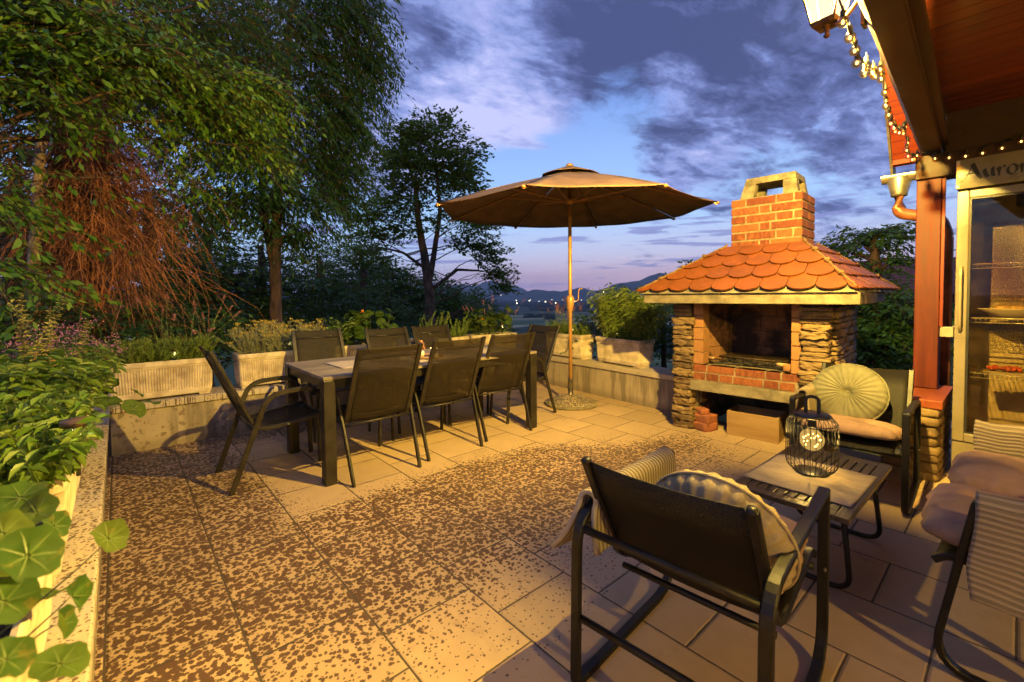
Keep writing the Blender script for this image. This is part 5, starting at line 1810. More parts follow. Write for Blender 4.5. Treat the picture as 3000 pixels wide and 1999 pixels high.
def tubes(paths, radii, k=3):
    """many tapering tubes at once: list of (m,3) paths, base radius each"""
    Vs = []; Fs = []; base = 0
    for p, r in zip(paths, radii):
        p = np.asarray(p, float); m = len(p)
        t = norm_rows(np.gradient(p, axis=0)); up = np.array((.31, .17, .94)) if abs(t[0][2]) < .9 else np.array((1, .1, 0))
        s = norm_rows(np.cross(t, up)); u = np.cross(s, t)
        rr = (np.asarray(r) if np.ndim(r) else r*np.linspace(1, .35, m))[:, None]
        ring = [p+rr*(s*math.cos(2*PI*i/k)+u*math.sin(2*PI*i/k)) for i in range(k)]
        Vs.append(np.stack(ring, 1).reshape(-1, 3))
        i = np.arange(m-1)[:, None]*k; j = np.arange(k)[None, :]; j2 = (j+1) % k
        Fs.append(np.stack([i+j, i+j2, i+k+j2, i+k+j], -1).reshape(-1, 4)+base); base += m*k
    return np.concatenate(Vs), np.concatenate(Fs)


def join(parts):
    Vs = []; Fs = []; b = 0
    for V, F in parts: Vs.append(V); Fs.append(F+b); b += len(V)
    return np.concatenate(Vs), np.concatenate(Fs)


def rotz(pts, a):
    c, s = math.cos(a), math.sin(a); pts = np.asarray(pts); o = pts.copy(); o[:, 0] = pts[:, 0]*c-pts[:, 1]*s; o[:, 1] = pts[:, 0]*s+pts[:, 1]*c; return o


def herb(name, label, cat, P, u0, u1, n, h, leaf, wleaf, pairs, mat, seed, lean=.35, needles=False, droop=.25, spread=.11, group=None, hv=.3, top=None, stem=.0022, curl=0, side=0.0, start=.12, smat=None, lup=.35):
    """stems with paired leaves or needles; P = planter (x,y,z,rz), u0..u1 along it. top=(mat,kind,share) adds flower heads"""
    rng = np.random.default_rng(seed)
    t = thing(name, label, cat, (P[0], P[1], P[2]), P[3], group)
    paths = []; LP = []; LD = []; LU = []; LL = []; tops = []
    for i in range(n):
        b = np.array([rng.uniform(u0, u1), rng.uniform(-spread, spread), 0.0])
        az = rng.uniform(0, 2*PI); l = abs(rng.normal(0, lean))
        out = np.array([math.cos(az)*l+(b[0]-(u0+u1)/2)*.6, math.sin(az)*l+b[1]*2.0*lean/.35+side, 1.0])
        H = h*rng.uniform(1-hv, 1+hv*.6); m = 7
        tt = np.linspace(0, 1, m)[:, None]
        bend = np.array([rng.normal(0, .18), rng.normal(0, .18), 0])
        p = b+unit(out)*H*tt+bend*H*tt**2-np.array([0, 0, 1])*H*curl*tt**2.5
        paths.append(p)
        if top is not None and rng.random() < top[2]: tops.append((p[-1], unit(p[-1]-p[-2])))
        k = pairs
        for j in range(k):
            f = start+(1-start)*(j+rng.random()*.6)/k; f = min(f, .999)
            q = f*(m-1); i0 = int(q); pt = p[i0]*(1-(q-i0))+p[min(i0+1, m-1)]*(q-i0); ax = unit(p[min(i0+1, m-1)]-p[i0])
            a0 = j*PI/2*1.13+rng.uniform(-.4, .4)
            for sgn in ((0, PI) if not needles else (0, 2.1, 4.2)):
                a = a0+sgn; s1 = unit(np.cross(ax, (.3, .7, .1))); s2 = np.cross(ax, s1)
                d = s1*math.cos(a)+s2*math.sin(a)
                dd = d*(.55 if needles else 1)+ax*(.9 if needles else lup)+rng.normal(0, .14, 3)
                LP.append(pt); LD.append(dd); LU.append(ax+rng.normal(0, .2, 3)); LL.append(leaf*rng.uniform(.65, 1.15)*(1-.35*abs(f-.55)))
    V, F = leaf6(np.array(LP), np.array(LD), np.array(LU), np.array(LL), np.array(LL)*wleaf, droop if not needles else .05, .22)
    np_mesh('leaves', V, F, mat, t)
    V, F = tubes(paths, [stem]*len(paths)); np_mesh('stems', V, F, smat or m_stem, t, smooth=True)
    if tops:
        parts = []
        for (p, d) in tops:
            kd = top[1]
            if kd == 'umbel':
                q = 26; o = rng.normal(0, 1, (q, 3))*np.array((.016, .016, .006)); pp = p+o+np.array((0, 0, .004)); dr = rng.normal(0, 1, (q, 3))+np.array((0, 0, 1.2)); parts.append(leaf4(pp, dr, rng.normal(0, 1, (q, 3)), .0095, .009))
            elif kd == 'spike':
                q = 34; f = np.linspace(0, 1, q); pp = p+d*(f[:, None]*top[3]-.25*top[3]); a = f*40; rad = np.stack([np.cos(a), np.sin(a), 0*a+.5], 1); parts.append(leaf4(pp, rad+rng.normal(0, .2, (q, 3)), d+rng.normal(0, .2, (q, 3)), top[4]*(1-.5*f), top[4]*.6))
            elif kd == 'spray':
                q = 22; o = rng.normal(0, 1, (q, 3))*np.array((.022, .022, .022)); parts.append(leaf4(p+o, rng.normal(0, 1, (q, 3)), rng.normal(0, 1, (q, 3)), .012, .010))
        V, F = join(parts); np_mesh('flowers', V, F, top[0], t)
    return t


def round_leaf(b, c, nrm, r, seed, mi=0, fold=0.0):
    """nasturtium leaf: shallow wavy funnel with pale centre"""
    rr = random.Random(seed); n = 20; nrm = unit(nrm); s = unit(np.cross(nrm, (.2, .9, .1))); u = np.cross(nrm, s)
    ph = rr.uniform(0, 6); V = [np.array(c)-nrm*r*.12]
    for (f, zz) in ((.09, -.08), (.6, .02), (1.0, .04)):
        for i in range(n):
            a = 2*PI*i/n; w = 1+.055*math.cos(a*7+ph)*(f > .5); z = r*(zz+.11*math.sin(3*a+ph)*f*f+.10*math.sin(2*a+ph*2)*f*f+.05*math.sin(7*a+ph)*f**3)
            p = np.array(c)+(s*math.cos(a)+u*math.sin(a))*r*f*w+nrm*z
            if fold: p = p+nrm*abs(math.cos(a))*r*f*fold
            V.append(p)
    fs = [(0, 1+i, 1+(i+1) % n) for i in range(n)]
    b.add(V, fs, 1, True)
    base = b.n-len(V)
    P_ = V
    for i in range(0, n, 2 if rr.random() < .5 else 3):
        q0, q1, q2 = P_[1+i], P_[1+n+i], P_[1+2*n+i]; t_ = unit(np.cross(q2-q0, nrm))*r*.022; up_ = nrm*r*.02
        b.add([q0+up_-t_, q0+up_+t_, q1+up_+t_*.7, q1+up_-t_*.7, q2*.93+q1*.07+up_*.8], [(0, 1, 2, 3), (3, 2, 4)], 1, True)
    for k in range(2):
        for i in range(n):
            b.f.append(tuple(base+q for q in (1+k*n+i, 1+k*n+(i+1) % n, 1+(k+1)*n+(i+1) % n, 1+(k+1)*n+i))); b.m.append(0); b.sm.append(True)


m_leafpale = leaf_mat('leaf_centre', [(.15, .22, .05), (.19, .25, .06)])


def nasturtium(label, P, n, seed, u0=-.33, u1=.33, h=(.06, .22), r=(.026, .05), spread=.17, flowers=3, extra=(), side=0.0, name='nasturtium'):
    rr = random.Random(seed); t = thing(name, label, 'plant', (P[0], P[1], P[2]), P[3], 'nasturtium plants')
    b = MB(); paths = []
    leaves = []
    for i in range(n):
        q = np.array((rr.uniform(u0, u1), rr.gauss(0, spread*.6)+side, 0))
        out = q[1]
        z = rr.uniform(*h)*(1-.9*min(1, (abs(out)/.26))**2)+.01
        c = np.array((q[0], q[1], z)); nr = np.array((rr.gauss(0, .5), rr.gauss(0, .45)+out*1.6, 1.0)); R = rr.uniform(*r)
        leaves.append((c, nr, R, 0.0))
    Minv = lambda w: rotz(np.array([np.array(w)-np.array((P[0], P[1], P[2]))]), -P[3])[0]
    for (px, py, rg, R, nr, fo) in extra:
        leaves.append((Minv(at(px, py, rg)), rotz(np.array([np.array(nr, float)]), -P[3])[0], R, fo))
    for k, (c, nr, R, fo) in enumerate(leaves):
        round_leaf(b, c, nr, R, seed*100+k, fold=fo)
        root = np.array((c[0]*.75+rr.uniform(-.05, .05), max(-.10, min(.10, c[1]*.3)), 0)); root[0] = max(-.36, min(.36, root[0])); mid = (root+c)/2+np.array((0, 0, .05))+np.array((0, c[1]*.3, 0))
        tt = np.linspace(0, 1, 7)[:, None]; p = (1-tt)**2*root+2*tt*(1-tt)*mid+tt**2*(c-unit(nr)*R*.12)
        paths.append(p)
    b.build('leaves', [m_lf_nast, m_leafpale], t)
    V, F = tubes(paths, [.0019]*len(paths), 4); np_mesh('stems', V, F, m_stem, t, smooth=True)
    for i in range(flowers):
        f = MB(); c = np.array((rr.uniform(u0, u1), rr.gauss(0, spread*.6)+side, rr.uniform(h[0], h[1])*.95+.02))
        ax = unit(np.array((rr.gauss(0, .5), -.8 if rr.random() < .7 else .8, .5))); s = unit(np.cross(ax, (0, 0, 1))); u = np.cross(s, ax)
        for k in range(5):
            a = 2*PI*k/5; d = s*math.cos(a)+u*math.sin(a); e = -s*math.sin(a)+u*math.cos(a)
            f.add([c, c+d*.016-e*.010+ax*.012, c+d*.027+ax*.013-e*.004, c+d*.027+ax*.013+e*.004, c+d*.016+e*.010+ax*.012], [(0, 1, 2, 3, 4)], 0, True)
        f.lathe([(.006, 0), (.003, -.012), (.0, -.026)], tuple(c), 8, axis=tuple(ax)); f.build('flower', m_fl_org, t)
    return t


def solar_lamp(label, x, y, z, big=1.0, power=.35):
    t = thing('solar_lamp', label, 'solar lamp', (x, y, z), 0, 'solar stake lamps in the planters')
    s = big
    MB().lathe([(0, .085*s), (.030*s, .083*s), (.033*s, .076*s), (.030*s, .066*s), (.020*s, .064*s)], n=20).build('cap', M('bronze_cap', (.14, .08, .05), .45, .4), t)
    MB().lathe([(.018*s, .064*s), (.021*s, .05*s), (.019*s, .016*s), (.017*s, .01*s)], n=18).build('glass', m_glass, t)
    MB().lathe([(0, .012*s), (.019*s, .010*s), (.017*s, .0), (.006*s, -.006*s), (.005*s, -.08)], n=14).build('stake', m_black, t)
    b = MB(); b.sphere((0, 0, .046*s), (.008*s, .008*s, .012*s), 10, 8); b.build('led', m_solar, t)
    l = bpy.data.lights.new('solar_light', 'POINT'); l.energy = power; l.color = (1, .92, .40); l.shadow_soft_size = .012
    lo = bpy.data.objects.new('solar_light', l); C.objects.link(lo); lo.parent = t; lo.location = (0, 0, .040*s)
    return t


# ------------------------------------------------------------------ planting
herb('lavender', 'bushy grey green lavender with a few long pink flower stalks in the corner planter', 'plant', P1, -.34, .34, 200, .22, .042, .20, 13, m_lf_herb, 1, .42, True, spread=.10, hv=.35)
herb('lavender', 'tall thin stalks with pink lavender heads rising from the corner planter', 'plant', P1, -.05, .34, 14, .54, .04, .16, 4, m_lf_herb, 2, .55, True, spread=.08, top=(m_fl_rose, 'spike', .95, .07, .022), stem=.0042)
herb('curry_plant', 'silvery curry plant with flat mustard yellow flower heads', 'plant', P2, -.30, .34, 150, .31, .042, .14, 16, m_lf_silver, 3, .50, True, spread=.09, top=(m_fl_yel, 'umbel', .62), smat=m_stem, side=.02)
nasturtium('nasturtium with broad bright leaves and orange flowers behind the middle far chairs', P3, 75, 4, -.14, .36, (.12, .42), (.042, .070), .16, 3)
herb('leafy_shrub', 'small glossy pointed leaf shrub at the left end of the nasturtium planter', 'plant', P3, -.36, -.05, 26, .34, .075, .34, 7, m_lf_mint, 5, .42, spread=.09)
herb('rosemary', 'upright rosemary spires in the planter behind the candle', 'plant', P4, -.26, .34, 50, .30, .034, .20, 20, m_lf_herb, 6, .16, True, spread=.08, hv=.6)
herb('heather', 'low feathery herb filling the planter of the rosemary spires', 'plant', P4, .0, .36, 80, .16, .03, .2, 12, m_lf_herb, 7, .5, True, spread=.11)
nasturtium('dense mound of round nasturtium leaves in the far corner planter', P5, 110, 8, -.36, .33, (.08, .40), (.040, .064), .17, 2)
herb('pink_spike_grass', 'thin stalks with pinkish spikes standing over the far corner nasturtium', 'plant', P5, -.30, .36, 16, .50, .05, .10, 3, m_lf_herb, 9, .40, spread=.08, top=(m_fl_rose, 'spike', .8, .08, .018), stem=.0024)
herb('pink_spike_grass', 'wispy grass with reddish flower spikes behind the parasol pole', 'plant', P6, -.33, .33, 30, .46, .05, .10, 4, m_lf_herb, 10, .42, spread=.09, top=(m_fl_rose, 'spike', .8, .09, .020), stem=.0024)
herb('lavender', 'short lavender tuft under the wispy grasses behind the parasol pole', 'plant', P6, -.34, .34, 120, .20, .038, .2, 11, m_lf_herb, 11, .42, True, spread=.10)
herb('tarragon_bush', 'airy fine leaved green bush in the planter close to the barbecue', 'plant', P7, -.34, .22, 150, .60, .072, .14, 22, m_lf_herb, 12, .30, spread=.09, droop=.55, hv=.35, stem=.0025)
herb('tarragon_bush', 'darker feathery herb at the barbecue end of the last planter', 'plant', P7, -.36, -.08, 60, .24, .045, .14, 14, m_lf_mid, 13, .5, spread=.10, droop=.4)
# left parapet
MINT = dict(droop=.35, lup=.35)
herb('mint', 'thick mint filling the planter with the large solar lamp', 'plant', PB, -.36, .36, 120, .24, .062, .42, 8, m_lf_mint, 14, .42, spread=.12, side=.0, **MINT)
herb('mint', 'dense mint half way along the left parapet', 'plant', PC, -.36, .36, 130, .30, .066, .42, 9, m_lf_mint, 15, .40, spread=.12, **MINT)
nasturtium('nasturtium leaves spilling over the coping half way along the left parapet', PC, 22, 16, -.15, .36, (.16, .34), (.04, .065), .20, 2, side=-.14)
herb('oregano', 'pink flowering oregano near the left corner', 'plant', PD, -.30, .38, 110, .38, .026, .5, 9, m_lf_mid, 17, .40, spread=.14, top=(m_fl_pink, 'spray', .55))
herb('flower_spike', 'two tall yellowish flower spikes above the pink oregano', 'plant', PC, .02, .34, 7, .56, .030, .5, 26, m_lf_silver if False else leaf_mat('pale_yellow_spike', [(.26, .22, .06), (.36, .30, .09), (.30, .28, .07)]), 18, .10, spread=.10, hv=.22, start=.45)
EX = [(85, 1625, .74, .032, (.5, -.5, .6), .1), (10, 1560, .80, .026, (.3, -.3, .9), .2), (178, 1942, .74, .027, (.35, -.25, .9), 0), (105, 1500, .96, .026, (-.2, -.5, .8), .2), (160, 1540, .98, .022, (.7, -.5, .5), .2),
      (318, 1578, .99, .028, (.5, -.5, .6), .35), (215, 1745, .86, .024, (.8, -.3, .1), .5), (175, 1830, .80, .020, (.9, -.2, .1), .6), (15, 1760, .70, .026, (.3, -.5, .7), 0), (20, 1930, .66, .022, (.4, -.4, .7), 0), (60, 1455, 1.1, .034, (0, -.5, .8), 0)]
nasturtium('big nasturtium with a yellowing leaf hanging out over the coping beside the camera', PA, 26, 19, -.34, .36, (.04, .16), (.03, .055), .13, 2, EX)
nasturtium('dark nasturtium leaves at the picture edge beside the camera', PZ, 30, 20, .0, .36, (.02, .12), (.03, .05), .12, 1)
solar_lamp('large lit solar lamp standing in the mint near the coping', *at(268, 1300, math.hypot(.17, 2.35))[:2], .735, 1.45, .5) if False else solar_lamp('large lit solar lamp standing in the mint near the coping', float(at(226, 1285, 2.0)[0]), float(at(226, 1285, 2.0)[1]), float(at(226, 1322, 2.0)[2]), 1.25, .7)
solar_lamp('small lit solar lamp hidden in the leaves of the second mint planter', -.24, 3.02, .86, 1.0, .35)
solar_lamp('lit solar lamp with copper cap at the front of the corner lavender', .36, 4.985, .755, 1.05, .35)
solar_lamp('lit solar lamp among the silvery curry plant stems', 1.33, 5.02, .77, 1.0, .4)
solar_lamp('lit solar lamp beside the rosemary spires', 2.99, 5.0, .77, 1.0, .35)
solar_lamp('lit solar lamp tucked into the far corner nasturtium', 4.15, 4.93, .80, 1.0, .35)
solar_lamp('lit solar lamp under the wispy grasses by the parasol pole', 4.74, 4.10, .76, 1.0, .35)
solar_lamp('lit solar lamp at the foot of the fine leaved bush', 4.70, 3.34, .755, 1.0, .35)


# ------------------------------------------------------------------ trees
def px_m(px, py, rg):
    d = ray(px, py); return rg*(d@CF)/F_PX


LATERAL = np.array([CR[0], CR[1], 0]); FORE = np.array([CF[0], CF[1], 0])


def tree(name, label, trunks, blobs, leaf, wl, per, slen, mat, bark, seed, droop=.3, group=None, limbs=5, swid=.5, flat=.5, dens=1.0, twig_mat=None, limb_r=.035, surf=.45, cat='tree'):
    """trunks: list of [(px,py,range,radius)...] ground up; blobs: (px,py,range,rx_px,ry_px,depth_m,n_sprays)"""
    rng = np.random.default_rng(seed)
    base = at(*trunks[0][0][:3]); gz = hill_h(base[0], base[1])
    t = thing(name, label, cat, (base[0], base[1], gz), 0, group); o_ = np.array((base[0], base[1], gz))
    tp = []; tr = []
    tv = []
    for tk in trunks:
        pts = np.array([at(a, b_, c) for (a, b_, c, r) in tk]); rad = np.array([r for *_, r in tk])
        if tk is trunks[0]: pts = np.concatenate([[np.array((pts[0][0], pts[0][1], gz-.3))], pts]); rad = np.concatenate([[rad[0]*1.25], rad])
        m = 26; s = np.linspace(0, len(pts)-1, m); i = np.minimum(s.astype(int), len(pts)-2); f = (s-i)[:, None]
        p = pts[i]*(1-f)+pts[i+1]*f+rng.normal(0, .25, (m, 3))*np.interp(s, range(len(rad)), rad)[:, None]*.35
        tp.append(p); tr.append(np.interp(s, range(len(rad)), rad))
    TV = np.concatenate(tp)
    SP = []; SD = []
    lp = []; lr = []
    for (px, py, rg, rx, ry, dp, ns) in blobs:
        c = at(px, py, rg); k = px_m(px, py, rg); ns = int(ns*dens)
        q = norm_rows(rng.normal(0, 1, (ns, 3)))*(rng.random((ns, 1))**surf)
        nz = np.array([mnoise.noise(Vector((v*2.1+seed).tolist())) for v in q])[:, None]
        q = q*(1+.35*nz)
        P = c+LATERAL*q[:, :1]*rx*k+FORE*q[:, 1:2]*dp+np.array((0, 0, 1))*q[:, 2:]*ry*k
        low = TV[np.abs(TV[:, 2][None, :]-(P[:, 2][:, None]-.25*ry*k)).argmin(1)]
        out = P-low; out[:, 2] *= .35; out = norm_rows(out)
        cc = norm_rows(P-c+1e-6)
        d = norm_rows(out*.9+cc*.5+rng.normal(0, .35, (ns, 3))*np.array((1, 1, flat))-np.array((0, 0, droop*.6)))
        SP.append(P); SD.append(d)
        for j in range(min(limbs, ns)):
            e = P[rng.integers(ns)]; a = TV[np.abs(TV[:, 2]-(e[2]-abs(np.linalg.norm((e-TV.mean(0))[:2]))*.45)).argmin()]
            mid = (a+e)/2+np.array((0, 0, .14))*np.linalg.norm(e-a)+rng.normal(0, .06, 3)*np.linalg.norm(e-a)
            s = np.linspace(0, 1, 9)[:, None]; w = (1-s)**2*a+2*s*(1-s)*mid+s*s*e+rng.normal(0, .012, (9, 3))*np.linalg.norm(e-a)*s*(1-s)*4
            lp.append(w); lr.append(limb_r*rng.uniform(.5, 1.1)*np.linspace(1, .22, 9))
    SP = np.concatenate(SP); SD = np.concatenate(SD); n = len(SP)
    up = np.array((0, 0, 1.0)); side = norm_rows(np.cross(SD, up+rng.normal(0, .25, (n, 3))))
    f = rng.random((n, per)); sg = np.where(rng.random((n, per)) < .5, -1, 1)
    sl = slen*rng.uniform(.6, 1.25, (n, 1))
    lat = rng.random((n, per))*swid*(1-f*.75)
    P = SP[:, None]+SD[:, None]*((f-.35)*sl)[..., None]+side[:, None]*(lat*sg*sl)[..., None]
    P[..., 2] -= droop*.5*((f-.2)**2)*sl
    P += rng.normal(0, .02*slen, P.shape)
    D = SD[:, None]*.75+side[:, None]*(sg*.9)[..., None]+rng.normal(0, .3, P.shape)-np.array((0, 0, droop))
    U = np.broadcast_to(up, P.shape)+rng.normal(0, .45, P.shape)
    L = leaf*rng.uniform(.6, 1.2, n*per)
    V, F = leaf4(P.reshape(-1, 3), D.reshape(-1, 3), U.reshape(-1, 3), L, L*wl)
    np_mesh('crown', V-o_, F, mat, t)
    # twigs carrying the sprays
    s = np.linspace(-.45, .6, 4)
    tw = SP[:, None]+SD[:, None]*(s[None, :, None]*sl[:, :, None]); tw[..., 2] -= droop*.5*((s+.15)**2)[None]*sl
    V1, F1 = tubes(list(tw), [max(.002, slen*.008)]*n, 3)
    V2, F2 = tubes(tp, tr, 12); parts = [(V2, F2)]
    np_mesh('trunk', V2-o_, F2, bark, t, smooth=True)
    V3, F3 = tubes(lp, lr, 5); V4, F4 = join([(V3, F3), (V1, F1)])
    np_mesh('branches', V4-o_, F4, twig_mat or bark, t, smooth=True)
    return t, o_


# near broad-leaved tree: trunk outside the left edge, long boughs reaching over the parapet
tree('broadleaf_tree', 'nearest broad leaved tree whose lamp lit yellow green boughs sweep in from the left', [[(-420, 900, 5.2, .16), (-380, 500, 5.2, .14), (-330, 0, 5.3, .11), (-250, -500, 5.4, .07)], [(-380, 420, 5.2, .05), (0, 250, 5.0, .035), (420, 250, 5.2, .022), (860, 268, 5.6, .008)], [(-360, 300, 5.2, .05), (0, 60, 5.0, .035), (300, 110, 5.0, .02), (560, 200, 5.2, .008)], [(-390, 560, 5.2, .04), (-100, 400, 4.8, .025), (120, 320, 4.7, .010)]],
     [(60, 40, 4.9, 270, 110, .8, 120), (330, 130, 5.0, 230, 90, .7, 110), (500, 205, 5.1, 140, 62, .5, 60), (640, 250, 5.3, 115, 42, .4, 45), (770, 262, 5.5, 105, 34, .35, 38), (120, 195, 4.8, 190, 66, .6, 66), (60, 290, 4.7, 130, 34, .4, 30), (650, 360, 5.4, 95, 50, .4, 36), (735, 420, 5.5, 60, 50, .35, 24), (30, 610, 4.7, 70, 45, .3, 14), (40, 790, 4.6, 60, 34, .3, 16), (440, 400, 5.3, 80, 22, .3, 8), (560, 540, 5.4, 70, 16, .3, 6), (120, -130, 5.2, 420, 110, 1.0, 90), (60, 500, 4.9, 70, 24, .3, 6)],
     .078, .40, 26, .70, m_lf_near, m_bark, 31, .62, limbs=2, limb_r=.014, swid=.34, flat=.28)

# dead-twigged conifer
ct, co_ = tree('conifer', 'red barked conifer wrapped in a tangle of rusty dead twigs behind the left planters', [[(252, 1000, 6.6, .185), (250, 760, 6.6, .175), (262, 480, 6.6, .165), (285, 150, 6.6, .15), (300, -300, 6.7, .12)]],
     [(560, 100, 7.4, 250, 140, .9, 220), (480, -60, 7.6, 420, 120, 1.0, 220), (260, 60, 7.8, 330, 160, .8, 150), (60, 330, 7.8, 240, 150, .7, 130), (420, 300, 7.9, 230, 110, .7, 90), (80, 640, 7.9, 200, 180, .6, 150), (430, 600, 8.1, 200, 200, .5, 130), (250, 860, 8.2, 330, 130, .6, 150), (800, 110, 7.6, 110, 90, .6, 30)],
     .10, .26, 16, .55, m_lf_dark, m_barkred, 33, .5, limbs=3, limb_r=.03, twig_mat=m_bark)


def dead_twigs():
    rng = np.random.default_rng(5); paths = []; rad = []
    for i in range(950):
        py = rng.uniform(300, 760) if i % 3 else rng.uniform(340, 600)
        a = at(255+rng.normal(0, 18), py, 6.6+rng.uniform(-.18, .05)); k = px_m(255, py, 6.5)
        az = rng.uniform(0, 2*PI); fl = rng.uniform(.15, 1.0)
        d = np.array((math.cos(az), math.sin(az), rng.normal(.05, .28)))*np.array((1, 1, 1)); d = d-FORE*(d@FORE)*(.8 if d@FORE > 0 else .25); d = d+LATERAL*.08
        L = rng.uniform(.30, 1.30)*fl+.22; m = 8; s = np.linspace(0, 1, m)[:, None]
        sag = np.array((0, 0, -1))*s**1.7*L*rng.uniform(.5, 1.5)
        wob = np.cumsum(rng.normal(0, .085, (m, 3)), 0)*L*.8
        p = a+d*L*s+sag+wob
        paths.append(p); rad.append(rng.uniform(.0035, .0075))
        for j in range(2):
            f = rng.integers(2, m-2); q = p[f]; dd = unit(p[f+1]-p[f])+rng.normal(0, .6, 3); l2 = L*rng.uniform(.2, .45); s2 = np.linspace(0, 1, 5)[:, None]
            paths.append(q+dd*l2*s2-np.array((0, 0, 1))*s2**1.6*l2*.5+np.cumsum(rng.normal(0, .09, (5, 3)), 0)*l2); rad.append(.003)
    # cords of ivy wood hugging the trunk
    for i in range(70):
        x0 = rng.uniform(-.20, .20); m = 14; s = np.linspace(0, 1, m)
        py0 = rng.uniform(640, 960) if abs(x0) > .12 else rng.uniform(560, 700); top_ = rng.uniform(300, 420)
        p = np.stack([at(252+14*math.sin(v*5+i), py0-v*(py0-top_), 6.42) for v in s])+LATERAL*(x0+np.cumsum(rng.normal(0, .018, m)))[:, None]-FORE*(.03+.02*rng.random())*(1-abs(x0)*3)
        paths.append(p); rad.append(rng.uniform(.007, .016)*np.ones(m))
    V, F = tubes(paths, rad, 4); np_mesh('dead_twigs', V-co_, F, m_twig, ct, smooth=True)


dead_twigs()

tree('pale_stem_tree', 'slim pale stemmed tree at the far left between the dark trees', [[(95, 960, 6.2, .05), (105, 700, 6.2, .045), (112, 560, 6.2, .042), (118, 470, 6.2, .04), (130, 200, 6.3, .03)]],
     [(130, 160, 6.6, 120, 120, .4, 24), (40, 420, 6.4, 70, 40, .3, 6), (150, 560, 6.4, 50, 24, .3, 4)], .09, .45, 14, .45, m_lf_mid, m_barkpale, 35, .35, limbs=2, limb_r=.02)

tree('ash_tree', 'tall leafy tree with twin trunks in front of the evening sky left of the oak', [[(808, 940, 9.6, .11), (806, 760, 9.6, .10), (812, 600, 9.6, .09), (830, 350, 9.7, .075), (850, 50, 9.8, .055), (860, -300, 10, .03)], [(808, 820, 9.6, .075), (775, 640, 9.6, .06), (760, 420, 9.6, .05), (720, 150, 9.6, .03)]],
     [(700, 90, 9.8, 250, 150, 1.3, 130), (930, 60, 10.3, 180, 150, 1.5, 150), (1050, 60, 10.4, 90, 110, 1.0, 70), (1085, 180, 10.4, 70, 60, .6, 34), (1010, 250, 10.4, 110, 110, 1.1, 95), (1010, 380, 10.4, 90, 90, 1.0, 70), (970, 480, 10.4, 100, 70, 1.0, 66), (840, 310, 9.9, 190, 150, 1.2, 150), (720, 470, 9.4, 170, 110, 1.0, 100), (980, 575, 10.3, 85, 60, .8, 42), (820, 590, 9.5, 180, 60, .9, 70), (560, 330, 9.3, 120, 130, .8, 60), (640, 610, 9.2, 130, 60, .7, 40), (880, -150, 10, 330, 130, 1.5, 120), (900, 690, 9.6, 130, 50, .7, 30)],
     .135, .25, 28, .85, m_lf_mid, m_bark, 37, .95, limbs=3, limb_r=.03, swid=.27, dens=1.7)

tree('oak_tree', 'slender oak with a dark rounded crown standing alone against the sky', [[(1262, 960, 18.5, .22), (1258, 860, 18.5, .20), (1245, 760, 18.5, .17), (1225, 640, 18.5, .12), (1215, 520, 18.5, .08)], [(1258, 830, 18.5, .13), (1272, 740, 18.5, .11), (1290, 620, 18.5, .085), (1275, 450, 18.5, .05)], [(1262, 850, 18.5, .08), (1340, 790, 18.5, .06), (1420, 795, 18.5, .03)], [(1250, 790, 18.5, .07), (1180, 740, 18.5, .05), (1090, 720, 18.5, .02)]],
     [(1250, 395, 18.5, 90, 50, 1.3, 60), (1165, 470, 18.5, 75, 60, 1.2, 60), (1350, 470, 18.5, 75, 75, 1.3, 70), (1260, 490, 18.5, 130, 70, 1.6, 120), (1170, 580, 18.5, 100, 60, 1.3, 75), (1350, 560, 18.5, 70, 45, 1.0, 34), (1390, 660, 18.5, 60, 62, 1.0, 42), (1425, 745, 18.5, 50, 60, .9, 34), (1450, 810, 18.5, 40, 40, .7, 24), (1480, 845, 18.5, 24, 18, .5, 8), (1100, 640, 18.3, 70, 50, 1.0, 36), (1270, 640, 18.5, 60, 40, .8, 18), (1090, 740, 18.3, 70, 60, 1.0, 34), (1180, 680, 18.4, 70, 36, 1.0, 26), (1340, 710, 18.5, 50, 34, .8, 14), (1300, 350, 18.5, 26, 26, .6, 10), (1200, 385, 18.5, 40, 36, .7, 18)],
     .15, .62, 30, .75, m_lf_oak, m_bark, 39, .1, limbs=3, limb_r=.035, flat=.9, surf=.5, dens=1.55)

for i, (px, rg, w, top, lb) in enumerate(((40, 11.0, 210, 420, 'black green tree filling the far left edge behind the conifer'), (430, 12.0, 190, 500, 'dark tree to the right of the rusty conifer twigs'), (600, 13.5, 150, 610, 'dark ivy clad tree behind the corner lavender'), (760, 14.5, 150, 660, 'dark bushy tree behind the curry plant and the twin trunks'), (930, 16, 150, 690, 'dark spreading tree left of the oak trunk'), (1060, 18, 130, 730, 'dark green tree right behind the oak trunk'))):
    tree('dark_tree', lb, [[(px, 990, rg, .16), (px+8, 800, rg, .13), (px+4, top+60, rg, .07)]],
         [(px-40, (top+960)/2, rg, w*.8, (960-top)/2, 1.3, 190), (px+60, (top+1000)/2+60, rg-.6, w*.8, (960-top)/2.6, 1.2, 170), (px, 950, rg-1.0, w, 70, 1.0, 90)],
         .14, .5, 20, .7, m_lf_dark, m_bark, 50+i, .3, 'dark trees on the slope behind the terrace', limbs=3, limb_r=.04)

